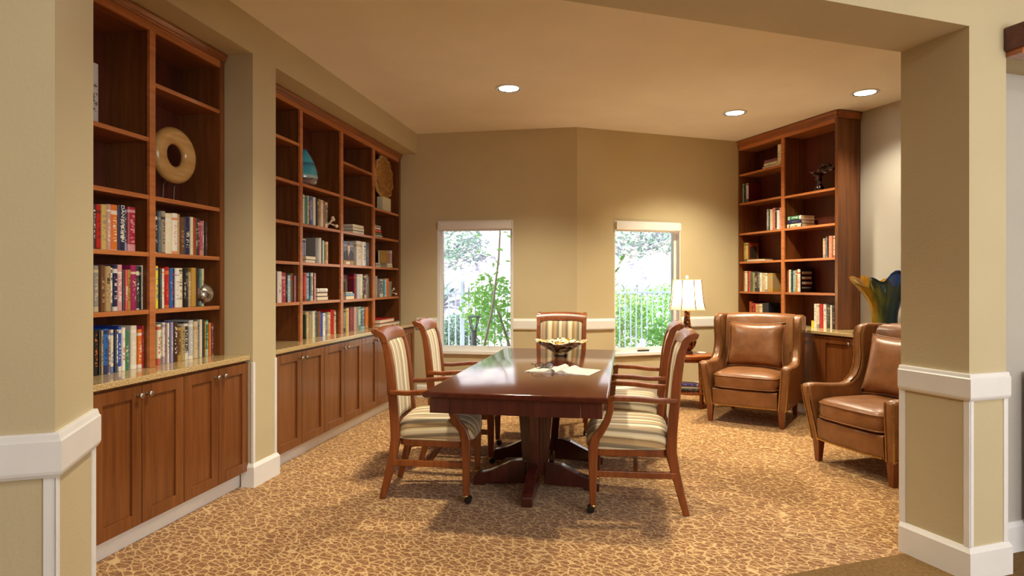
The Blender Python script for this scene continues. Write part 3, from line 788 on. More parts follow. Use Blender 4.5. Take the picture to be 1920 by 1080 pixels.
for s, nm in ((-1, 'left_pages'), (1, 'right_pages')):
    rows = []
    for i in range(14):
        u = i / 13; x = s * u * .215; z = page_z(u) * (1 if s < 0 else .8) if u > .02 else .008
        rows.append([(x, -.135, .0006), (x, .135, .0006), (x, .135, z), (x, -.135, z)])
    MB().loft(rows).build(nm, mg.m, t, sharp=50)
MB().box(-.19, -.12, .03, .115, .0122, .0132).build('photo_print', plain('dark_photo_print', '#3B3230', .35, var=.5, vscale=40), t)
t = thing('reading_glasses', 'pair of dark framed reading glasses on the open magazine', 'glasses', (-.515, 4.035, TZ + .0215), R(20))
for s in (-1, 1):
    MB().tube([(s * .033 + .026 * math.cos(q * math.pi / 10), 0, .02 + .019 * math.sin(q * math.pi / 10)) for q in range(21)], .0022, 6).build('lens_rim', M['black'], t)
    MB().loft([[(s * .033 + r * math.cos(q * math.pi / 10), y, .02 + r * .73 * math.sin(q * math.pi / 10)) for q in range(20)] for r, y in ((.025, -.0006), (.025, .0006))]).build('lens', M['glass'], t)
    MB().tube([(s * .062, 0, .026), (s * .064, .05, .024), (s * .06, .11, .022), (s * .055, .135, .008)], .002, 6).build('temple', M['black'], t)
MB().tube([(-.008, 0, .024), (0, 0, .027), (.008, 0, .024)], .002, 6).build('bridge', M['black'], t)
# ================================================================== books
PAL = dict(black='#1B1716', white='#E8E3D8', red='#B81E1C', maroon='#5A1620', khakiyellow='#C9B268', grey='#8C8880', dustypink='#C79C90', orange='#D9752A',
  navy='#22264A', charcoal='#3C3836', lavender='#A79DBB', crimson='#A3223A', pink='#D69AA0', slate='#5E6773', beigegrey='#A39680', cream='#E3D8B8', tan='#B4986A',
  brown='#6B4529', rust='#A04A26', darkgreen='#22402C', mint='#B9D3BE', rose='#B4566A', salmon='#DB8A72', darkbrown='#3F2A22', mauve='#8A6A70', beige='#CDBB94',
  blue='#2A66B0', coral='#D2574A', ochre='#B08636', magenta='#9E2A5E', gold='#B8913E', yellow='#E6D83C', paleblue='#9FBAD0', midnight='#1E2230', tealgrey='#64807E',
  green='#3E7A58', royal='#2444A6', teal='#2B7F86', ivory='#DAD2C2', hotpink='#D8487C', olive='#6B6A3C', khaki='#A7976A', silver='#BEBEC0', violet='#4A2C96',
  amber='#E0A040', plum='#55284E', greybrown='#6C5E52', skyblue='#86B9D8', sage='#9BAA92', burgundy='#6A1426', peach='#E5B692')
def book_mat():
    k = NT('printed_book_cover'); oi = k.n('ObjectInfo'); at = k.n('Attribute', attribute_type='OBJECT', attribute_name='ink')
    tc = k.n('TexCoord'); sp = k.n('SeparateXYZ'); k.l(tc.outputs['Generated'], sp.inputs[0]); x, z = sp.outputs[0], sp.outputs[2]
    rnd = oi.outputs['Random']
    cv = k.n('CombineXYZ'); k.l(k.math('MULTIPLY_ADD', x, 1.6, k.math('MULTIPLY', rnd, 37)), cv.inputs[0]); k.l(k.math('MULTIPLY', z, 21), cv.inputs[1]); k.l(k.math('MULTIPLY', rnd, 91), cv.inputs[2])
    n1 = k.noise(cv.outputs[0], 1.0, 2, .6)
    mid = k.math('MULTIPLY', k.math('GREATER_THAN', x, .22), k.math('LESS_THAN', x, .78))
    zone = k.math('MULTIPLY', k.math('GREATER_THAN', z, .2), k.math('LESS_THAN', z, k.math('MULTIPLY_ADD', rnd, .3, .62)))
    txt = k.math('MULTIPLY', k.math('MULTIPLY', k.math('GREATER_THAN', n1, .54), mid), zone)
    r2 = k.math('FRACT', k.math('MULTIPLY', rnd, 17.3)); r3 = k.math('FRACT', k.math('MULTIPLY', rnd, 53.7))
    b1 = k.math('MULTIPLY', k.math('LESS_THAN', k.math('ABSOLUTE', k.math('SUBTRACT', z, k.math('MULTIPLY_ADD', r2, .12, .82))), k.math('MULTIPLY', r3, .05)), k.math('GREATER_THAN', r3, .35))
    b2 = k.math('MULTIPLY', k.math('LESS_THAN', z, k.math('MULTIPLY', r2, .22)), k.math('GREATER_THAN', r3, .55))
    f = k.math('MINIMUM', k.math('ADD', k.math('ADD', txt, b1), b2), 1.0)
    k.base(k.mix(k.math('MULTIPLY', f, .85), oi.outputs['Color'], at.outputs['Color'])); k.set(Roughness=.38)
    return k.m
M['book'] = book_mat()
def book_meshes():
    m = MB()      # cover: rounded spine at y = 0, boards on both sides
    sec = [(0, 1), (0, .05), (.12, .012), (.3, 0), (.5, -.004), (.7, 0), (.88, .012), (1, .05), (1, 1), (.93, 1), (.93, .07), (.07, .07), (.07, 1)]
    m.prism(sec, 0, 1, 'z'); c = m.build('book', M['book'])
    p = MB().box(.07, .93, .07, .97, .012, .985).build('pages', M['paper'])
    mc, mp = c.data, p.data
    bpy.data.objects.remove(c); bpy.data.objects.remove(p); return mc, mp
BK_C, BK_P = book_meshes()
def book(mat, w, d, h, col, ink, label, group, orient='stand'):
    """mat: lower front left corner. stand: spine to the front; lie: flat, spine to the front; pages: flat, fore-edge to the front; face: cover to the front"""
    o = bpy.data.objects.new('book', BK_C); C.objects.link(o)
    p = bpy.data.objects.new('pages', BK_P); C.objects.link(p); p.parent = o
    S = Matrix.Diagonal((w, d, h, 1))
    if orient == 'stand': Q = S
    elif orient == 'lie': Q = Matrix.Translation((h, 0, 0)) @ Matrix.Rotation(R(-90), 4, 'Y') @ S
    elif orient == 'pages': Q = Matrix.Translation((0, d, 0)) @ Matrix.Rotation(R(180), 4, 'Z') @ Matrix.Rotation(R(-90), 4, 'Y') @ S
    else: Q = Matrix.Translation((d, 0, 0)) @ Matrix.Rotation(R(90), 4, 'Z') @ S
    o.matrix_world = mat @ Q
    o.color = lin(PAL[col]); o['ink'] = list(lin(PAL[ink])[:3]); return tag(o, label, 'book', group)
ORD = 'first second third fourth fifth sixth seventh eighth ninth tenth eleventh twelfth thirteenth fourteenth fifteenth sixteenth seventeenth eighteenth nineteenth twentieth twenty-first twenty-second twenty-third'.split()
END = {1: 'hall', 2: 'pier', 3: 'window'}
MAT = {1: ML, 2: ML, 3: M3}
BOOK_ROWS = [
 (1, 1.479, 'two-bay bookcase, hall-side bay, highest row', [
  (2.727, 0.013, 0.221, 'black', 'white', 'black and white'), (2.741, 0.034, 0.224, 'red', 'maroon', 'bright red'), (2.776, 0.038, 0.229, 'khakiyellow', 'grey', 'yellow and grey'),
  (2.815, 0.026, 0.235, 'dustypink', 'white', 'dusty pink'), (2.842, 0.042, 0.236, 'orange', 'white', 'orange'), (2.885, 0.045, 0.239, 'navy', 'white', 'dark blue'),
  (2.931, 0.021, 0.227, 'charcoal', 'lavender', 'dark grey'), (2.953, 0.052, 0.237, 'crimson', 'pink', 'crimson'),
 ]),
 (1, 1.479, 'two-bay bookcase, pier-side bay, highest row', [
  (3.156, 0.019, 0.237, 'black', 'white', 'black'), (3.176, 0.021, 0.237, 'slate', 'grey', 'slate grey'), (3.198, 0.029, 0.242, 'beigegrey', 'black', 'stone coloured'),
  (3.228, 0.059, 0.234, 'cream', 'white', 'thick cream'), (3.288, 0.04, 0.24, 'white', 'orange', 'white and orange'), (3.329, 0.028, 0.239, 'tan', 'pink', 'tan'),
  (3.362, 0.032, 0.225, 'brown', 'tan', 'brown'), (3.395, 0.045, 0.229, 'navy', 'white', 'navy and white'), (3.441, 0.022, 0.233, 'cream', 'khakiyellow', 'pale yellow'),
  (3.464, 0.027, 0.232, 'rust', 'red', 'rust red'), (3.492, 0.017, 0.23, 'darkgreen', 'mint', 'dark green'), (3.51, 0.02, 0.231, 'maroon', 'pink', 'maroon'),
  (3.531, 0.027, 0.218, 'rose', 'salmon', 'rose'), (3.559, 0.013, 0.221, 'grey', 'white', 'thin grey'), (3.584, 0.022, 0.216, 'darkbrown', 'mauve', 'dark brown'),
 ]),
 (1, 1.166, 'two-bay bookcase, hall-side bay, middle row', [
  (2.737, 0.033, 0.232, 'grey', 'beige', 'thick grey'), (2.774, 0.027, 0.234, 'brown', 'tan', 'brown'), (2.802, 0.036, 0.231, 'tan', 'black', 'tan'),
  (2.839, 0.015, 0.223, 'white', 'black', 'thin white'), (2.855, 0.029, 0.238, 'navy', 'white', 'navy'), (2.885, 0.032, 0.241, 'pink', 'white', 'pink and white'),
  (2.918, 0.014, 0.216, 'charcoal', 'blue', 'dark grey'), (2.933, 0.018, 0.215, 'coral', 'cream', 'coral red'), (2.952, 0.023, 0.216, 'ochre', 'brown', 'ochre'),
  (2.976, 0.039, 0.241, 'magenta', 'cream', 'magenta'), (3.016, 0.026, 0.236, 'charcoal', 'white', 'charcoal'), (3.043, 0.006, 0.234, 'darkgreen', 'gold', 'dark green'),
  (3.075, -0.026, 0.241, 'white', 'grey', 'white'),
 ]),
 (1, 1.166, 'two-bay bookcase, pier-side bay, middle row', [
  (3.16, 0.023, 0.241, 'yellow', 'blue', 'yellow and blue'), (3.184, 0.019, 0.226, 'charcoal', 'green', 'charcoal'), (3.204, 0.023, 0.227, 'white', 'orange', 'white and orange'),
  (3.232, 0.03, 0.237, 'red', 'orange', 'red'), (3.263, 0.024, 0.231, 'blue', 'paleblue', 'blue'), (3.288, 0.023, 0.229, 'navy', 'red', 'navy and red'),
  (3.312, 0.031, 0.232, 'white', 'lavender', 'white'), (3.344, 0.039, 0.233, 'cream', 'black', 'white spotted'), (3.384, 0.021, 0.234, 'black', 'white', 'black'),
  (3.406, 0.025, 0.234, 'midnight', 'grey', 'blue black'), (3.432, 0.025, 0.211, 'tan', 'cream', 'tan'), (3.458, 0.038, 0.238, 'gold', 'tan', 'gold'),
  (3.497, 0.029, 0.23, 'darkbrown', 'maroon', 'dark brown'), (3.527, 0.017, 0.234, 'tealgrey', 'green', 'thin teal grey'), (3.545, 0.022, 0.234, 'beige', 'green', 'beige'),
 ]),
 (1, 0.848, 'two-bay bookcase, hall-side bay, bottom row', [
  (2.734, 0.026, 0.227, 'black', 'orange', 'black and orange'), (2.761, 0.016, 0.224, 'black', 'brown', 'black'), (2.778, 0.013, 0.224, 'tan', 'black', 'tan'),
  (2.792, 0.033, 0.229, 'blue', 'navy', 'blue'), (2.826, 0.013, 0.223, 'mauve', 'white', 'mauve brown'), (2.84, 0.019, 0.222, 'cream', 'blue', 'cream and blue'),
  (2.86, 0.014, 0.221, 'navy', 'teal', 'navy'), (2.875, 0.017, 0.22, 'white', 'black', 'white and black'), (2.893, 0.019, 0.238, 'royal', 'white', 'royal blue'),
  (2.913, 0.022, 0.228, 'white', 'red', 'white and red'), (2.936, 0.027, 0.209, 'green', 'cream', 'green and cream'), (2.971, 0.04, 0.234, 'ivory', 'white', 'thick ivory'),
  (3.021, 0.028, 0.211, 'orange', 'white', 'orange and white'), (3.06, -0.011, 0.227, 'red', 'grey', 'red'), (3.077, -0.028, 0.228, 'hotpink', 'magenta', 'hot pink'),
 ]),
 (1, 0.848, 'two-bay bookcase, pier-side bay, bottom row', [
  (3.168, 0.027, 0.228, 'cream', 'red', 'cream and red'), (3.196, 0.011, 0.232, 'olive', 'white', 'dark olive'), (3.208, 0.014, 0.237, 'white', 'lavender', 'thin white'),
  (3.223, 0.019, 0.236, 'mauve', 'brown', 'mauve'), (3.243, 0.015, 0.232, 'cream', 'green', 'cream and green'), (3.259, 0.019, 0.238, 'royal', 'navy', 'royal blue'),
  (3.279, 0.016, 0.235, 'lavender', 'white', 'lavender'), (3.296, 0.032, 0.234, 'darkbrown', 'white', 'dark brown'), (3.332, 0.027, 0.207, 'brown', 'gold', 'brown and gold'),
  (3.361, 0.035, 0.204, 'khaki', 'brown', 'khaki'), (3.397, 0.035, 0.227, 'charcoal', 'white', 'charcoal'), (3.433, 0.033, 0.236, 'silver', 'white', 'silver white'),
  (3.475, 0.032, 0.226, 'beige', 'tan', 'beige'), (3.508, 0.029, 0.236, 'grey', 'violet', 'grey and violet'), (3.538, 0.018, 0.235, 'cream', 'white', 'thin cream'),
  (3.557, 0.02, 0.233, 'charcoal', 'black', 'dark grey'), (3.578, 0.017, 0.22, 'gold', 'black', 'gold and black'), (3.596, 0.02, 0.228, 'green', 'mint', 'green'),
  (3.617, 0.018, 0.21, 'orange', 'amber', 'thin orange'), (3.636, 0.013, 0.207, 'navy', 'grey', 'navy'), (3.66, -0.011, 0.205, 'plum', 'pink', 'plum'),
  (3.68, -0.031, 0.207, 'brown', 'cream', 'brown and cream'),
 ]),
 (2, 1.791, 'four-bay bookcase, second bay, highest row', [
  (4.812, 0.02, 0.245, 'white', 'grey', 'white'), (4.833, 0.041, 0.233, 'green', 'teal', 'green'), (4.875, 0.032, 0.245, 'beige', 'brown', 'beige'),
  (4.908, 0.024, 0.245, 'navy', 'white', 'navy'), (4.934, 0.029, 0.248, 'lavender', 'blue', 'lavender'), (4.964, 0.022, 0.248, 'slate', 'grey', 'slate grey'),
  (4.987, 0.036, 0.247, 'white', 'cream', 'creamy white'), (5.029, 0.021, 0.236, 'darkbrown', 'black', 'dark brown'), (5.051, 0.027, 0.239, 'greybrown', 'beige', 'grey brown'),
  (5.08, 0.049, 0.244, 'tan', 'brown', 'tan'), (5.13, 0.034, 0.24, 'cream', 'gold', 'cream'), (5.165, 0.045, 0.238, 'rust', 'lavender', 'rust'),
  (5.211, 0.04, 0.236, 'olive', 'cream', 'olive'),
 ]),
 (2, 1.477, 'four-bay bookcase, second bay, behind the lying pair', [
  (5.042, 0.047, 0.218, 'grey', 'lavender', 'grey'), (5.09, 0.037, 0.223, 'ivory', 'cream', 'ivory'), (5.13, 0.024, 0.202, 'navy', 'plum', 'navy'),
  (5.156, 0.032, 0.204, 'mint', 'cream', 'pale'), (5.214, 0.039, 0.199, 'tan', 'peach', 'tan'),
 ]),
 (2, 1.159, 'four-bay bookcase, bay by the pier', [
  (4.407, 0.018, 0.233, 'maroon', 'plum', 'maroon'), (4.426, 0.052, 0.239, 'ivory', 'olive', 'ivory'), (4.484, 0.05, 0.232, 'crimson', 'pink', 'crimson and pink'),
  (4.539, 0.041, 0.223, 'black', 'grey', 'black'), (4.581, 0.04, 0.212, 'paleblue', 'cream', 'pale blue'), (4.623, 0.029, 0.228, 'olive', 'red', 'olive brown'),
  (4.659, 0.01, 0.225, 'burgundy', 'plum', 'burgundy'), (4.682, -0.013, 0.209, 'pink', 'white', 'pale pink'),
 ]),
 (2, 1.159, 'four-bay bookcase, second bay, second row up', [
  (4.841, 0.036, 0.234, 'coral', 'rust', 'coral'), (4.88, 0.037, 0.233, 'skyblue', 'black', 'light blue'), (4.918, 0.023, 0.232, 'navy', 'teal', 'navy'),
  (4.942, 0.029, 0.239, 'sage', 'white', 'sage green'), (4.973, 0.026, 0.233, 'maroon', 'crimson', 'dark red'), (5.0, 0.027, 0.235, 'pink', 'cream', 'pale pink'),
 ]),
 (2, 1.477, 'four-bay bookcase, third bay, beside the portrait cover', [
  (5.863, 0.134, 0.247, 'ivory', 'tan', 'thick ivory'), (6.018, 0.084, 0.248, 'white', 'navy', 'white and navy'), (6.104, 0.048, 0.242, 'slate', 'paleblue', 'blue grey'),
  (6.172, -0.02, 0.241, 'pink', 'grey', 'pinkish'), (6.222, -0.07, 0.248, 'sage', 'white', 'sage grey'),
 ]),
 (2, 1.152, 'four-bay bookcase, third bay, beside the grey cover', [
  (5.809, 0.052, 0.249, 'burgundy', 'red', 'burgundy'), (5.863, 0.078, 0.244, 'silver', 'mint', 'pale grey'), (5.942, 0.057, 0.245, 'cream', 'beige', 'cream'),
  (6.004, 0.05, 0.216, 'black', 'white', 'black and white'), (6.056, 0.035, 0.243, 'maroon', 'beige', 'maroon'), (6.093, 0.05, 0.245, 'grey', 'silver', 'grey'),
  (6.145, 0.007, 0.219, 'slate', 'grey', 'steel blue'), (6.188, -0.036, 0.221, 'khakiyellow', 'gold', 'pale yellow'),
 ]),
 (2, 1.152, 'four-bay bookcase, end bay, row with knobbed ornament', [
  (6.339, 0.056, 0.231, 'grey', 'pink', 'grey and pink'), (6.4, 0.052, 0.201, 'greybrown', 'mint', 'grey brown'), (6.454, 0.109, 0.202, 'slate', 'white', 'thick slate'),
  (6.565, 0.041, 0.204, 'teal', 'tealgrey', 'teal'), (6.608, 0.038, 0.203, 'skyblue', 'white', 'sky blue'), (6.65, 0.078, 0.207, 'orange', 'rust', 'orange'),
  (6.733, 0.092, 0.174, 'grey', 'green', 'grey'),
 ]),
 (2, 0.848, 'four-bay bookcase, second bay, on the worktop', [
  (4.842, 0.025, 0.2, 'darkgreen', 'black', 'dark green'), (4.868, 0.05, 0.222, 'tan', 'beige', 'tan'), (4.919, 0.03, 0.192, 'khaki', 'tan', 'khaki'),
  (4.97, 0.033, 0.223, 'cream', 'white', 'cream'), (5.007, 0.045, 0.225, 'tealgrey', 'black', 'grey green'), (5.056, 0.053, 0.217, 'brown', 'rust', 'brown'),
  (5.11, 0.045, 0.199, 'royal', 'navy', 'royal blue'), (5.157, 0.041, 0.196, 'white', 'grey', 'white'), (5.2, 0.042, 0.2, 'slate', 'paleblue', 'blue grey'),
  (5.25, 0.065, 0.201, 'tan', 'cream', 'wide tan'), (5.317, 0.055, 0.221, 'red', 'crimson', 'red'), (5.378, 0.021, 0.197, 'cream', 'black', 'cream and black'),
  (5.459, -0.06, 0.213, 'peach', 'cream', 'peach'),
 ]),
 (2, 0.848, 'four-bay bookcase, third bay, on the worktop', [
  (5.587, 0.041, 0.21, 'grey', 'black', 'grey'), (5.63, 0.058, 0.223, 'khakiyellow', 'gold', 'yellow'), (5.697, 0.105, 0.224, 'burgundy', 'red', 'thick burgundy'),
  (5.805, 0.051, 0.227, 'dustypink', 'lavender', 'pinkish grey'), (5.858, 0.047, 0.225, 'grey', 'teal', 'grey and teal'), (5.907, 0.049, 0.225, 'mint', 'green', 'mint'),
  (5.961, 0.087, 0.222, 'slate', 'paleblue', 'steel blue'), (6.085, 0.067, 0.216, 'orange', 'tan', 'orange'),
 ]),
 (3, 2.612, 'corner bookcase, window-side bay, top shelf', [
  (0.588, 0.06, 0.243, 'cream', 'grey', 'upright cream'),
 ]),
 (3, 2.266, 'corner bookcase, window-side bay, second shelf from top', [
  (0.003, 0.008, 0.24, 'mint', 'teal', 'pale green'), (0.012, 0.037, 0.237, 'navy', 'green', 'navy'), (0.051, 0.036, 0.234, 'white', 'maroon', 'white and maroon'),
 ]),
 (3, 1.905, 'corner bookcase, window-side bay, middle shelf', [
  (0.419, 0.023, 0.246, 'silver', 'grey', 'thin silver'), (0.443, 0.027, 0.24, 'black', 'green', 'black'), (0.471, 0.032, 0.239, 'cream', 'beige', 'cream'),
  (0.504, 0.043, 0.25, 'salmon', 'coral', 'salmon'), (0.549, 0.018, 0.241, 'charcoal', 'grey', 'charcoal'), (0.569, 0.039, 0.219, 'white', 'cream', 'white'),
  (0.614, 0.034, 0.242, 'pink', 'brown', 'pink'),
 ]),
 (3, 1.562, 'corner bookcase, vase-side bay, middle shelf', [
  (1.241, 0.032, 0.202, 'peach', 'grey', 'peach and grey'), (1.274, 0.023, 0.219, 'slate', 'grey', 'slate blue'), (1.305, 0.048, 0.224, 'salmon', 'peach', 'orange salmon'),
  (1.367, 0.024, 0.221, 'cream', 'rust', 'cream and orange'),
 ]),
 (3, 1.207, 'corner bookcase, window-side bay, second row up', [
  (0.003, 0.008, 0.247, 'olive', 'black', 'olive grey'), (0.012, 0.017, 0.241, 'rust', 'brown', 'rust'), (0.031, 0.049, 0.243, 'cream', 'gold', 'creamy gold'),
  (0.081, 0.021, 0.239, 'black', 'grey', 'thin black'), (0.104, 0.034, 0.242, 'coral', 'navy', 'coral'), (0.144, 0.041, 0.233, 'green', 'darkgreen', 'green'),
  (0.187, 0.026, 0.226, 'tan', 'brown', 'thin tan'), (0.214, 0.047, 0.237, 'charcoal', 'white', 'charcoal'), (0.262, 0.035, 0.225, 'grey', 'black', 'grey'),
  (0.298, 0.034, 0.219, 'white', 'teal', 'white and teal'), (0.352, 0.038, 0.218, 'khakiyellow', 'cream', 'pale yellow'), (0.391, 0.035, 0.215, 'white', 'grey', 'white'),
  (0.429, 0.083, 0.214, 'tan', 'gold', 'thick tan'),
 ]),
 (3, 1.207, 'corner bookcase, vase-side bay, second row up', [
  (0.747, 0.008, 0.233, 'orange', 'rust', 'red orange'), (0.756, 0.008, 0.243, 'crimson', 'maroon', 'thin crimson'), (0.766, 0.026, 0.246, 'white', 'cream', 'white'),
  (0.793, 0.023, 0.242, 'darkgreen', 'teal', 'dark green'), (0.818, 0.034, 0.235, 'paleblue', 'grey', 'pale blue'), (0.854, 0.023, 0.241, 'gold', 'cream', 'gold'),
  (0.879, 0.038, 0.25, 'white', 'red', 'white and red'),
 ]),
 (3, 0.848, 'corner bookcase, window-side bay, on the worktop', [
  (0.109, 0.049, 0.241, 'rust', 'orange', 'orange brown'), (0.163, 0.021, 0.242, 'black', 'grey', 'thin black'), (0.185, 0.03, 0.226, 'red', 'cream', 'red'),
  (0.228, 0.052, 0.217, 'tan', 'beige', 'tan'), (0.282, 0.05, 0.218, 'cream', 'tan', 'creamy tan'), (0.344, 0.1, 0.232, 'midnight', 'black', 'thick dark'),
 ]),
 (3, 0.848, 'corner bookcase, vase-side bay, on the worktop', [
  (1.077, 0.034, 0.067, 'yellow', 'gold', 'short yellow'), (1.115, 0.039, 0.245, 'white', 'grey', 'white'), (1.155, 0.038, 0.247, 'ivory', 'grey', 'ivory'),
  (1.197, 0.045, 0.248, 'red', 'crimson', 'red'), (1.243, 0.039, 0.246, 'white', 'blue', 'white and blue'), (1.284, 0.046, 0.245, 'charcoal', 'grey', 'charcoal'),
  (1.331, 0.024, 0.239, 'white', 'cream', 'thin white'), (1.356, 0.032, 0.247, 'black', 'grey', 'black'),
 ]),
]

ROWREF = {}
for case, z, phrase, items in BOOK_ROWS:
    for i, (x, w, h, col, ink, desc) in enumerate(items):
        lab = '%s book, %s from the %s end, %s' % (desc, ORD[i], END[case], phrase)
        if len(lab.split()) > 16: lab = '%s book, %s from %s end, %s' % (desc, ORD[i], END[case], phrase)
        d = .15 + .05 * random.random(); yf = .042 + .012 * random.random()
        o = book(MAT[case] @ Matrix.Translation((x, yf, z + .0004)), w, d, h, col, ink, lab, 'books, ' + phrase)
        ROWREF[(phrase, i)] = (o, MAT[case] @ Matrix.Translation((x, yf, z + .0004)), w, d, h)
def letter(mat, text, size, m, parent, vertical=True):
    cu = bpy.data.curves.new('lettering', 'FONT'); cu.body = text; cu.size = size; cu.extrude = .0004; cu.align_x = 'CENTER'; cu.align_y = 'CENTER'
    tmp = bpy.data.objects.new('lettering', cu); me = bpy.data.meshes.new_from_object(tmp); bpy.data.objects.remove(tmp); me.materials.clear(); me.materials.append(m)
    o = bpy.data.objects.new('lettering', me); C.objects.link(o); o.parent = parent
    o.matrix_world = mat; o.matrix_parent_inverse = parent.matrix_world.inverted(); o.matrix_basis = mat; return o
M['white_ink'] = plain('white_lettering', '#F2EEE6', .4)
def plate(name, mat, x0, x1, y0, y1, z0, z1, m, parent, shape=None):
    """thin printed piece fixed to a cover, given in the book's placing frame"""
    mb = MB().box(x0, x1, y0, y1, z0, z1) if shape is None else shape
    mb.mat(parent.matrix_world.inverted() @ mat)
    return mb.build(name, m, parent)
ph = 'two-bay bookcase, hall-side bay, highest row'
o, mt, w, d, h = ROWREF[(ph, 5)]
letter(mt @ Matrix.Translation((w / 2, -.0016, h * .60)) @ Matrix.Rotation(R(90), 4, 'X') @ Matrix.Rotation(R(-90), 4, 'Z'), 'DAN BROWN', .031, M['white_ink'], o)
# covers that show beside their spines on the corner bookcase
def pcol(c): 
    n = 'print_' + c
    if n not in M: M[n] = plain(n, PAL[c], .4)
    return M[n]
o, mt, w, d, h = ROWREF[('corner bookcase, window-side bay, second shelf from top', 2)]
plate('cover_print', mt, w, w + .0012, .012, d, 0, h, pcol('maroon'), o)
o, mt, w, d, h = ROWREF[('corner bookcase, vase-side bay, second row up', 6)]
plate('cover_print', mt, w, w + .0012, .012, d, 0, h, pcol('black'), o)
for i, (zz, c) in enumerate(((.80, 'white'), (.58, 'white'), (.36, 'white'), (.18, 'silver'))):
    rr = random.Random(i); y = .03
    mb = MB()
    while y < d - .03:
        l = .016 + .012 * rr.random(); mb.box(w + .0012, w + .0022, y, y + l * .75, h * zz, h * (zz + (.10 if i < 3 else .05))); y += l
    plate('cover_lettering', mt, 0, 0, 0, 0, 0, 0, pcol(c), o, mb)
    if i < 3: plate('cover_band', mt, w + .0012, w + .0018, .025, d - .025, h * (zz - .035), h * (zz - .02), pcol('red'), o)

GL = 'lying and displayed books'
def at(case, x, y, z): return MAT[case] @ Matrix.Translation((x, y, z + .0004))
def pile(case, x, y, z, items, group):
    for (dx, L, d, t, col, ink, orient, lab) in items:
        book(at(case, x + dx, y, z), t - .0012, d, L, col, ink, lab, group, orient); z += t
# second bay: displayed picture book, two small books lying in front
o = book(at(2, 4.775, .115, 1.478), .018, .205, .205, 'silver', 'grey', 'picture book with bluish cover facing out, second bay of four-bay bookcase', GL, 'face')
mt = at(2, 4.775, .115, 1.478)
plate('cover_print', mt, .012, .185, -.0012, 0, .02, .19, pcol('black'), o)
plate('cover_picture', mt, .02, .177, -.0022, -.0012, .03, .175, plain('blue_grey_picture', '#7D86A0', .4, var=.5, vscale=22), o)
plate('cover_picture', mt, 0, 0, 0, 0, 0, 0, pcol('plum'), o, MB().prism([(.075, .09), (.10, .08), (.13, .11), (.16, .125), (.10, .115)], -.0034, -.0022, 'y'))
pile(2, 4.80, .022, 1.478, [(0, .165, .085, .026, 'darkgreen', 'white', 'pages', 'dark green small book lying beneath another before the bluish picture book'), (.008, .165, .085, .03, 'maroon', 'white', 'pages', 'maroon small book lying on another before the bluish picture book')], GL)
pile(2, 5.02, .03, 1.160, [(0, .20, .15, .036, 'black', 'mint', 'pages', 'black book lying at bottom of the pile of three, second bay'), (0, .19, .15, .032, 'maroon', 'white', 'pages', 'maroon book lying in middle of the pile of three, second bay'), (0, .185, .15, .036, 'white', 'grey', 'lie', 'white book lying on top of the pile of three, second bay')], GL)
pile(2, 5.735, .03, 1.791, [(0, .27, .19, .030, 'black', 'grey', 'pages', 'lowest of three pale books lying flat, third bay of four-bay bookcase'), (0, .27, .19, .030, 'charcoal', 'grey', 'pages', 'middle of three pale books lying flat, third bay of four-bay bookcase'), (-.005, .265, .19, .028, 'ivory', 'grey', 'pages', 'topmost of three pale books lying flat, third bay of four-bay bookcase')], GL)
P4 = 'of five books lying in the end bay of four-bay bookcase'
pile(2, 6.25, .03, 1.798, [(0, .225, .16, .023, 'mint', 'teal', 'lie', 'pale mint bottom one ' + P4), (0, .205, .16, .026, 'olive', 'black', 'lie', 'olive second one up ' + P4), (0, .205, .16, .027, 'coral', 'red', 'lie', 'orange red middle one ' + P4), (0, .19, .15, .024, 'black', 'white', 'pages', 'black fourth one up ' + P4), (0, .185, .15, .024, 'grey', 'white', 'lie', 'grey topmost one ' + P4)], GL)
# portrait cover, third bay
mt = at(2, 5.60, .065, 1.480)
o = book(mt, .02, .222, .225, 'slate', 'lavender', 'book with cover portrait of a person in dark suit and red tie', GL, 'face')
plate('cover_suit', mt, 0, 0, 0, 0, 0, 0, pcol('black'), o, MB().prism([(.0, .045), (.222, .045), (.222, .12), (.15, .15), (.08, .15), (.0, .12)], -.0012, 0, 'y'))
plate('cover_shirt', mt, 0, 0, 0, 0, 0, 0, pcol('white'), o, MB().prism([(.10, .07), (.135, .15), (.085, .15)], -.002, -.0012, 'y'))
plate('cover_tie', mt, 0, 0, 0, 0, 0, 0, pcol('red'), o, MB().prism([(.095, .045), (.108, .05), (.115, .14), (.102, .14)], -.0028, -.002, 'y'))
plate('cover_face', mt, 0, 0, 0, 0, 0, 0, pcol('peach'), o, MB().prism([(.108 + .026 * math.cos(q * math.pi / 8), .178 + .035 * math.sin(q * math.pi / 8)) for q in range(16)], -.0024, -.0012, 'y'))
plate('cover_hair', mt, 0, 0, 0, 0, 0, 0, pcol('brown'), o, MB().prism([(.108 + .029 * math.cos(q * math.pi / 8), .188 + .031 * math.sin(q * math.pi / 8)) for q in range(9)], -.0034, -.0024, 'y'))
plate('cover_band', mt, 0, .222, -.0012, 0, .0, .045, pcol('ochre'), o)
plate('cover_label', mt, .05, .13, -.0022, -.0012, .008, .034, pcol('white'), o)
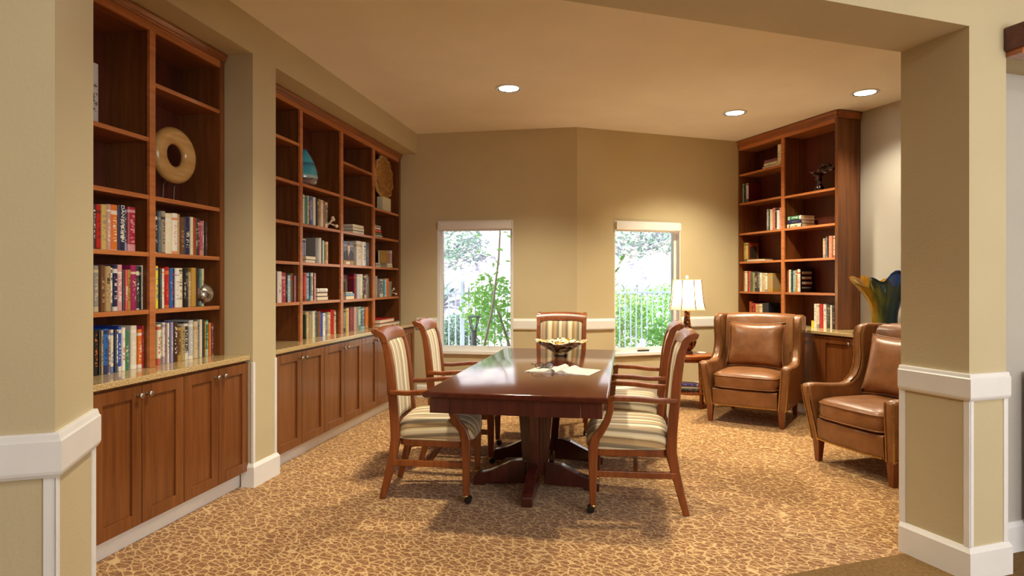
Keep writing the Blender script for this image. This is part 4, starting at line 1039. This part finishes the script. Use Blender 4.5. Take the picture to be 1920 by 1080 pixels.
# end bay, fourth row: gold cover, pale pink book, small grey and white things lying
book(at(2, 6.60, .10, 1.480), .03, .215, .19, 'gold', 'tan', 'gold book facing out in the end bay of four-bay bookcase', GL, 'face')
book(at(2, 6.835, .07, 1.480), .04, .15, .20, 'dustypink', 'white', 'pale pink upright book beside the gold cover, end bay', GL)
pile(2, 6.44, .03, 1.480, [(0, .165, .065, .026, 'grey', 'charcoal', 'lie', 'lower of two small grey books before the gold cover'), (0, .16, .065, .024, 'greybrown', 'grey', 'lie', 'upper of two small grey books before the gold cover')], GL)
pile(2, 6.66, .03, 1.480, [(0, .12, .065, .024, 'charcoal', 'white', 'pages', 'small dark book beneath a white one before the gold cover'), (0, .11, .06, .022, 'white', 'grey', 'pages', 'small white book lying on a dark one before the gold cover')], GL)
# third bay, second row up: grey cover with dark photo, two books lying
mt = at(2, 5.575, .115, 1.155)
o = book(mt, .02, .222, .235, 'greybrown', 'grey', 'grey book with dark photograph cover facing out, third bay', GL, 'face')
plate('cover_photo', mt, .03, .16, -.0012, 0, .07, .165, pcol('black'), o)
plate('cover_photo_detail', mt, 0, 0, 0, 0, 0, 0, pcol('grey'), o, MB().prism([(.095 + .03 * math.cos(q * math.pi / 6), .12 + .03 * math.sin(q * math.pi / 6)) for q in range(12)], -.002, -.0012, 'y'))
pile(2, 5.56, .022, 1.155, [(0, .185, .085, .034, 'beige', 'tan', 'pages', 'beige book lying at bottom before the grey photograph cover'), (0, .18, .085, .022, 'skyblue', 'navy', 'lie', 'blue book lying second before the grey photograph cover'), (0, .15, .085, .016, 'black', 'white', 'pages', 'thin black book lying on top before the grey photograph cover')], GL)
# end bay on the worktop
pile(2, 6.22, -.05, .848, [(0, .60, .30, .042, 'charcoal', 'grey', 'pages', 'large dark grey book lying on the worktop under the red one'), (.0, .42, .27, .04, 'red', 'crimson', 'pages', 'large red book lying on the worktop at the window end')], GL)
# corner bookcase piles
pile(3, .36, .04, 2.616, [(0, .285, .19, .032, 'white', 'grey', 'lie', 'white bottom book lying on the top shelf of the corner bookcase'), (.02, .21, .17, .034, 'cream', 'tan', 'lie', 'cream middle book lying on the top shelf of the corner bookcase'), (.025, .205, .17, .034, 'slate', 'red', 'lie', 'grey and red top book on the corner bookcase top shelf')], GL)
pile(3, .752, .035, 1.9055, [(0, .205, .20, .044, 'cream', 'black', 'lie', 'cream bottom book of the green topped pile, corner bookcase'), (.005, .195, .19, .038, 'navy', 'mauve', 'lie', 'navy middle book of the green topped pile, corner bookcase'), (.005, .195, .19, .046, 'green', 'white', 'lie', 'green top book of the pile, corner bookcase')], GL)
book(at(3, .10, .03, 1.5645), .026, .13, .30, 'charcoal', 'pink', 'book lying flat before the brown picture cover, corner bookcase', GL, 'pages')
mt = at(3, .012, .05, 1.5645)
o = book(mt, .075, .16, .225, 'khakiyellow', 'olive', 'upright yellow-spined book with a brown picture cover, corner bookcase', GL)
plate('cover_print', mt, .075, .0762, .012, .16, 0, .225, pcol('rust'), o); plate('cover_picture', mt, .0762, .077, .035, .135, .04, .18, plain('dark_leaf_picture', '#3A3226', .4, var=.7, vscale=60), o)
# single book on the high shelf by the jamb
book(at(1, 2.712, .045, 2.105), .05, .14, .30, 'silver', 'charcoal', 'tall silver grey book alone on the high shelf by the hall jamb', GL)

# ================================================================== ornaments
def place(o, case, x, y, z): o.matrix_world = MAT[case] @ Matrix.Translation((x, y, z)); return o
rw = wood('turned_maple', '#A47A40', '#BE9458', '#D0AC72', 'X', .25, .35, .5)
t = place(thing('ring_sculpture', 'turned pale wooden ring on a thin wire stand', 'sculpture'), 1, 3.345, .085, 1.791)
n = 48; rows = []
for q in range(n):
    a = 2 * math.pi * q / n
    rows.append([((.116 + r * math.cos(b) * 1.0) * math.cos(a) * 1.06, y0 + yy * math.sin(b), .276 + (.116 + r * math.cos(b)) * math.sin(a)) for r, yy, y0, b in
                 [(.051, .032 + (.006 if math.cos(2 * math.pi * k / 16) > 0 else 0), 0, 2 * math.pi * k / 16) for k in range(16)]])
MB().loft(rows, loop=True).build('ring', rw, t, smooth=True)
for s in (-.055, .035):
    MB().tube([(s, .03, 0), (s, .025, .10), (s, -.005, .13)], .0028, 6).build('wire_leg', M['steel'], t)
MB().tube([(-.055, .03, .004), (.035, .03, .004)], .0028, 6).build('wire_foot', M['steel'], t)
t = place(thing('silver_sphere', 'mottled silver sphere ornament beside the books', 'ornament'), 1, 3.578, .07, 1.1665)
sm = NT('mottled_silver'); f = sm.noise(sm.coord(), 16, 3, .6, 1.2); sm.base(sm.ramp(f, [(.4, lin('#6E6258')), (.52, lin('#CFC8BE')), (.6, lin('#9C8C78'))])); sm.set(Roughness=.22, Metallic=.8); sm.bump(f, .3, .01)
MB().ball((0, 0, .073), .068, 24, 16).build('sphere', sm.m, t, smooth=True); MB().lathe([(.03, 0), (.032, .006), (.02, .012)], 20).build('base_ring', M['steel'], t)
vm = NT('layered_turquoise_glaze'); tc = vm.n('TexCoord'); sp = vm.n('SeparateXYZ'); vm.l(tc.outputs['Object'], sp.inputs[0]); f = vm.noise(vm.coord('Object', (3, 3, 9)), 3, 2)
zz = vm.math('MULTIPLY_ADD', f, .07, vm.math('MULTIPLY', sp.outputs[2], 3.1))
vm.base(vm.ramp(zz, [(.03, lin('#5A3A36')), (.12, lin('#8A6E6A')), (.20, lin('#4A3236')), (.27, lin('#A8C4C4')), (.33, lin('#2AA0B4')), (.5, lin('#1E93B6')), (.60, lin('#17627E')), (.66, lin('#2AA9C8')), (.95, lin('#1C88AE'))])); vm.set(Roughness=.12, Coat_Weight=.5)
t = place(thing('turquoise_vase', 'turquoise glazed vase alone on the second bay high shelf', 'vase'), 2, 4.90, .11, 2.1155)
MB().lathe([(.04, 0), (.095, .004), (.122, .03), (.130, .075), (.124, .13), (.105, .19), (.078, .245), (.052, .285), (.044, .305), (.036, .306), (.034, .28), (.01, .275)], 32).build('vase_body', vm.m, t, smooth=True)
wm = NT('burl_wood_slice'); f = wm.noise(wm.coord(), 22, 4, .7, 1.5); wm.base(wm.ramp(f, [(.3, lin('#3E2410')), (.45, lin('#8A5A26')), (.6, lin('#B58440')), (.75, lin('#D0A45C'))])); wm.set(Roughness=.4); wm.bump(f, .3, .01)
bark = plain('pale_burl_edge', '#C8A868', .7, var=.25, vscale=60, bump=.5, bscale=60)
t = place(thing('burl_slice', 'rough edged burl wood slice on a cream block, end bay', 'sculpture'), 2, 6.60, .065, 2.0925)
rnd = random.Random(3); P = [(1 + .05 * math.sin(5 * q) + .06 * rnd.random(), q * 2 * math.pi / 60) for q in range(60)]
pol = [(.245 * r * math.cos(a), .372 + .225 * r * math.sin(a)) for r, a in P]
MB().prism([(x * .93, .372 + (z - .372) * .93) for x, z in pol], -.014, .014, 'y').build('slice_face', wm.m, t)
MB().loft([[(x * k, y, .372 + (z - .372) * k) for x, z in pol] for k, y in ((.93, -.012), (1, -.011), (1.0, .011), (.93, .012))], caps=False).build('bark_edge', bark, t)
MB().box(-.10, .13, -.035, .04, 0, .155).build('block', plain('cream_stone_block', '#D6CCA8', .6, var=.08), t, bevel=.006)
jm = plain('ivory_bone', '#DCCDB0', .45, var=.08)
def jack(x, y, z, r, lab):
    t = place(thing('knobbed_ornament', lab, 'ornament', group='jack shaped ornaments'), 2, x, y, z)
    c = Vector((0, 0, .052 * r)); 
    for i, v in enumerate(((.8, -.2, .55), (-.45, .8, .35), (-.35, -.65, .65))):
        v = Vector(v).normalized() * .068 * r
        MB().tube([c - v, c + v], .0062 * r, 8).build('rod', jm, t, smooth=True)
        for s in (-1, 1): MB().ball(c + v * s, .016 * r, 12, 8).build('knob', jm, t, smooth=True)
jack(5.292, .06, 1.792, 1.0, 'ivory jack shaped ornament beside the highest books, second bay')
jack(6.838, .07, 1.160, .85, 'ivory jack shaped ornament at the end of the row, end bay')
dg = NT('dark_swirled_glass'); f = dg.noise(dg.coord(), 14, 2, .5, 1.0); dg.base(dg.ramp(f, [(.40, lin('#0E0A0C')), (.52, lin('#2A1014')), (.58, lin('#5A2220')), (.66, lin('#C9C4CC'))])); dg.set(Roughness=.06, Coat_Weight=.6)
t = place(thing('glass_bird', 'dark swirled glass bird sculpture on the vase-side upper shelf', 'sculpture'), 3, 1.12, .12, 2.2585)
MB().lathe([(.03, 0), (.045, .006), (.05, .03), (.042, .06), (.024, .085), (.02, .10), (.03, .115)], 20).build('foot', dg.m, t, smooth=True)
def blade(pts, wid, nm, sx=(0, 1, 0)):
    MB().tube(pts, wid, 10, [w * .45 for w in wid]).build(nm, dg.m, t, smooth=True)
blade([(.0, 0, .095), (-.01, 0, .14), (.0, .0, .185), (.03, 0, .215), (.075, .01, .235)], [.028, .048, .062, .058, .02], 'body')
blade([(.03, 0, .20), (.10, .02, .215), (.17, .03, .235), (.235, .03, .25)], [.05, .05, .036, .012], 'wing')
blade([(-.02, 0, .16), (-.06, -.01, .205), (-.095, -.02, .23), (-.12, -.02, .255)], [.03, .034, .026, .006], 'tail')
blade([(-.03, .0, .20), (.0, .01, .255), (.05, .02, .275), (.11, .02, .265), (.15, .02, .24)], [.016, .03, .04, .03, .01], 'crest')
# tall glass vase on the corner worktop
gm = NT('yellow_to_blue_art_glass'); tc = gm.n('TexCoord'); sp = gm.n('SeparateXYZ'); gm.l(tc.outputs['Object'], sp.inputs[0]); f = gm.noise(gm.coord('Object', (12, 12, 2)), 1.5, 2)
xx = gm.math('MULTIPLY_ADD', sp.outputs[0], 2.1, gm.math('MULTIPLY_ADD', f, .5, .22))
gm.base(gm.ramp(xx, [(.1, lin('#C98A1E')), (.3, lin('#E0B62C')), (.42, lin('#C8A83A')), (.52, lin('#8A9A4E')), (.64, lin('#4C7076')), (.76, lin('#2C5290')), (.92, lin('#1C50A8'))])); gm.set(Roughness=.05, IOR=1.35, Transmission_Weight=.75, Coat_Weight=.4)
t = place(thing('art_glass_vase', 'flared yellow and blue art glass vase on the corner worktop', 'vase'), 3, 2.005, .0, .848)
rows = []
for r, z in ((.02, 0), (.085, 0), (.10, .01), (.105, .06), (.103, .14), (.108, .20), (.124, .27), (.158, .34), (.205, .41), (.248, .47), (.262, .50), (.254, .50), (.237, .468), (.194, .408), (.147, .34), (.114, .27), (.098, .2), (.094, .06), (.02, .03)):
    row = []
    for q in range(72):
        a = 2 * math.pi * q / 72; k = max(0, (z - .2) / .3)
        fl = 1 + (.05 + .12 * k) * math.sin(9 * a)
        row.append((r * fl * math.cos(a), r * fl * math.sin(a) * .9, z + k * (.035 * math.cos(2 * a) + .034 * math.sin(9 * a + .6)) + (k * .03 * math.cos(a))))
    rows.append(row)
MB().loft(rows).build('vase_body', gm.m, t, smooth=True)
# magazines on the lower shelf of the side table
for i, (dx, dy, w, d, h, c, lab) in enumerate(((-.03, -.02, .27, .20, .03, 'charcoal', 'dark book at bottom on the low shelf of the side table'), (-.035, -.015, .25, .19, .024, 'grey', 'grey book in the middle on the low shelf of the side table'), (-.04, -.02, .22, .16, .022, 'violet', 'purple book on top on the low shelf of the side table'))):
    z = .1685 + (0, .0305, .0548)[i]
    m0 = Matrix.Translation((TX, TY, z)) @ Matrix.Rotation(R(6 - 9 * i), 4, 'Z') @ Matrix.Translation((-w / 2, -d / 2, 0))
    book(m0, h, d, w, c, 'silver', lab, 'books under the side table', 'lie' if i != 1 else 'pages')
# ================================================================== garden outside the windows
GZ = -.06
pale = plain('pale_gravel_ground', '#CFC7B6', .95, var=.12, vscale=3)
rock = NT('pale_rocky_slope'); f = rock.noise(rock.coord(), 1.3, 6, .7); rock.base(rock.ramp(f, [(.34, lin('#4A4858')), (.45, lin('#8A8690')), (.58, lin('#B4ACA4')), (.75, lin('#CFC6B8'))])); rock.set(Roughness=.95); rock.bump(f, .6, .3)
gm_ = MB(); gm_.box(-16, 16, 7.5, 17, GZ - .1, GZ); struct('ground', gm_, pale, 'pale gravel garden ground')
rows = []
hr = random.Random(5)
for j in range(15):
    y = 16 + j * 1.0; rows.append([(-18 + i * 1.2, y, GZ - .1 + (j * .78 if j else 0) + hr.uniform(-.25, .25) * (1 if j else 0)) for i in range(31)])
struct('hill', MB().loft(rows, closed=False, caps=False), rock.m, 'pale rocky slope rising behind the garden')
fm = plain('blue_grey_fence_paint', '#8590A0', .5)
fo = Vector((-4.6, 8.9, GZ))
t = thing('garden_fence', 'blue grey metal picket fence outside the windows', 'fence', fo, A_HALL)
for z in (.16, 1.18): MB().box(0, 9.0, -.016, .016, z, z + .035).build('rail', fm, t)
pm = MB().box(-.009, .009, -.009, .009, .05, 1.30).build('picket', fm, t); pm.location = (.06, 0, 0)
for k in range(1, 80):
    if k % 20 == 0: continue
    q = pm.copy(); C.objects.link(q); q.parent = t; q.location = (.06 + k * .11, 0, 0)
pp = MB().box(-.03, .03, -.03, .03, 0, 1.40).build('post', fm, t); pp.location = (.06 + 20 * .11, 0, 0)
for k in (40, 60):
    q = pp.copy(); C.objects.link(q); q.parent = t; q.location = (.06 + k * .11, 0, 0)
def leafmat(name, a, b):
    k = NT(name); oi = k.n('ObjectInfo'); f = k.noise(k.coord(), 9, 1); k.base(k.ramp(f, [(.35, lin(a)), (.65, lin(b))])); k.set(Roughness=.5)
    tr = k.n('BsdfTranslucent'); tr.inputs[0].default_value = lin(b); mx = k.n('MixShader'); mx.inputs[0].default_value = .5
    k.l(k.b.outputs[0], mx.inputs[1]); k.l(tr.outputs[0], mx.inputs[2]); k.l(mx.outputs[0], k.o.inputs[0]); return k.m
LM = [leafmat('fresh_green_leaves', '#6FA645', '#A8D676'), leafmat('pale_green_leaves', '#6E9A4A', '#A4C27A'), leafmat('grey_green_leaves', '#6A8478', '#93A89A')]
bark_m = plain('grey_bark', '#A59A8C', .85, var=.2)
def leaf_quads(m, c, L, rg):
    d = Vector((rg.gauss(0, 1), rg.gauss(0, 1), rg.gauss(0, .6))).normalized(); s = d.cross(Vector((rg.gauss(0, 1), rg.gauss(0, 1), rg.gauss(0, 1)))).normalized()
    c = Vector(c); up = d.cross(s) * L * .12
    m.add([c - d * L / 2, c + s * L * .24 + up, c + d * L / 2, c - s * L * .24 + up], [(0, 1, 2), (0, 2, 3)])
def shrub(name, label, loc, rx, ry, rz, cz, n, L, mat, stems, group, seed, cat='shrub'):
    rg = random.Random(seed); t = thing(name, label, cat, loc, 0, group)
    m = MB()
    for _ in range(n):
        while True:
            u = [rg.uniform(-1, 1) for _ in range(3)]
            if u[0] ** 2 + u[1] ** 2 + u[2] ** 2 <= 1: break
        leaf_quads(m, (u[0] * rx, u[1] * ry, cz + u[2] * rz), L * rg.uniform(.6, 1.2), rg)
    m.build('foliage', mat, t)['kind'] = 'stuff'
    for pts, r in stems: MB().tube(pts, r, 7).build('stem', bark_m, t, smooth=True)
SH = 'shrubs outside the windows'
shrub('leafy_shrub', 'bright green leafy shrub before the fence, window by the long bookcase', (-1.92, 9.0, GZ), .46, .4, .54, .98, 800, .10, LM[0],
      [([(.35, -.1, 0), (.25, 0, .5), (.05, 0, 1.1), (-.05, 0, 1.5)], [.025, .022, .018, .01]), ([(.42, .1, 0), (.3, .1, .6), (.42, .1, 1.2)], [.02, .018, .01])], SH, 1)
tl = thing('leaning_sapling', 'slender pale leaning trunk before the leafy shrub', 'tree', (-2.05, 8.6, GZ))
MB().tube([(.02, 0, 0), (.10, 0, .45), (.22, .02, 1.0), (.31, .02, 1.7), (.36, .02, 2.6)], [.022, .02, .017, .014, .01], 8).build('trunk', plain('pale_bark', '#B9B0A4', .8), tl, smooth=True)
lfm = MB().add([(0, 0, 0), (.022, .04, .006), (0, .1, 0), (-.022, .04, .006)], [(0, 1, 2), (0, 2, 3)]).build('leaf', LM[0], tl); lfm.location = (.25, .02, 1.35)
rg = random.Random(12)
for k in range(34):
    q = lfm.copy(); C.objects.link(q); q.parent = tl
    z = rg.uniform(1.0, 2.1); q.location = (.22 + .1 * (z - 1) + rg.uniform(-.25, .2), rg.uniform(-.15, .15), z); q.rotation_euler = (rg.uniform(-1, 1), rg.uniform(-1, 1), rg.uniform(0, 6.3)); q.scale = (1.1,) * 3
for i, (x, y, w, h, mt, lab) in enumerate(((-.1, 12.2, .55, .62, LM[1], 'pale green shrub behind the fence, towards the window corner'), (.75, 12.3, .6, .66, LM[0], 'bright green shrub behind the fence, middle of the lamp window'), (1.6, 12.6, .6, .62, LM[1], 'pale green shrub behind the fence, at the lamp'), (-2.9, 10.6, .45, .40, LM[2], 'low grey green shrub behind the fence'), (-1.3, 11.4, .5, .5, LM[1], 'pale green shrub behind the fence, between the windows'))):
    shrub('hedge_shrub', lab, (x, y, GZ), w, .4, h, h + .06, 1500, .10, mt, [([(0, 0, 0), (.03, 0, h)], [.03, .02])], SH, 20 + i)
shrub('low_shrub', 'bright leafy shrub before the fence in the lamp window', (.78, 10.6, GZ), .5, .3, .36, .46, 800, .09, LM[0], [([(0, 0, 0), (.02, 0, .4)], [.02, .012])], SH, 40)
# twig with large leaves close to the second window
tw = thing('leafy_twig', 'small leafy twig hanging across the lamp window', 'plant', (-.14, 8.35, 1.32))
MB().tube([(-.25, .1, -.25), (-.06, .03, -.02), (.02, 0, .16), (.08, 0, .30)], [.007, .006, .004, .002], 6).build('stem', bark_m, tw)
l0 = MB().add([(0, 0, 0), (.03, .04, .008), (.026, .08, .008), (0, .125, 0), (-.026, .08, .008), (-.03, .04, .008)], [(0, 1, 2, 3), (0, 3, 4, 5)]).build('leaf', LM[0], tw); l0.location = (.07, 0, .27); l0.rotation_euler = (.9, .2, -.6)
rg = random.Random(4)
for k, (x, z) in enumerate(((.03, .22), (.09, .20), (.0, .12), (.06, .10), (-.03, .05), (.02, .0), (-.08, -.04), (-.02, -.08))):
    q = l0.copy(); C.objects.link(q); q.parent = tw; q.location = (x, rg.uniform(-.02, .02), z); q.rotation_euler = (rg.uniform(.6, 1.5), rg.uniform(-.5, .5), rg.uniform(-2.2, 2.2))
# spiky plants on the slope
def agave(x, y, z, r, lab, seed):
    t = thing('agave', lab, 'plant', (x, y, z), seed, 'spiky plants on the slope')
    b = MB().loft([[(w, yy, zz), (0, yy, zz - .02 * r), (-w, yy, zz)] for yy, zz, w in ((.02, 0, .05 * r), (.35 * r, .30 * r, .075 * r), (.7 * r, .55 * r, .06 * r), (1.0 * r, .62 * r, .004))], closed=False, caps=False).build('blade', LM[2], t)
    for k in range(1, 16):
        q = b.copy(); C.objects.link(q); q.parent = t; q.rotation_euler = ((k % 3) * .32, 0, k * 2.399); 
agave(-3.3, 15.0, .0, .9, 'grey green spiky plant on the slope, seen in window by bookcase', 1)
agave(.2, 15.6, .2, 1.0, 'grey green spiky plant on the slope, seen in lamp window', 2)
agave(-5.2, 17.0, .7, .8, 'grey green spiky plant high at the edge of the first window', 3)
for i, (x, y, z, w, h) in enumerate(((-5.2, 18.5, 1.8, 1.2, .9), (-2.4, 19, 2.2, 1.2, .9), (.5, 19, 2.2, 1.3, 1.0), (3.2, 18, 1.6, 1.2, .8))):
    shrub('slope_shrub', ('grey shrub high on the slope, edge of first window', 'grey shrub high on the slope, middle of first window', 'grey shrub high on the slope, middle of lamp window', 'grey shrub high on the slope, behind the lamp')[i], (x, y, z), w, .8, h, h * .7, 520, .2, LM[2], [], SH, 60 + i)
# bollard light
t = thing('bollard_light', 'grey garden bollard light with open conical head', 'lamp', (-2.05, 8.45, GZ))
bl = plain('grey_powder_coat', '#6E737C', .45)
MB().lathe([(.05, 0), (.05, .03), (.038, .035), (.038, .70), (.045, .705), (.045, .72)], 16).build('post', bl, t, sharp=40)
for k in range(4):
    a = math.pi / 4 + k * math.pi / 2
    MB().tube([(.035 * math.cos(a), .035 * math.sin(a), .72), (.085 * math.cos(a), .085 * math.sin(a), .90)], .008, 6).build('strut', bl, t)
MB().lathe([(.02, .895), (.098, .90), (.10, .912), (.02, .925)], 20).build('cap', bl, t, sharp=40)
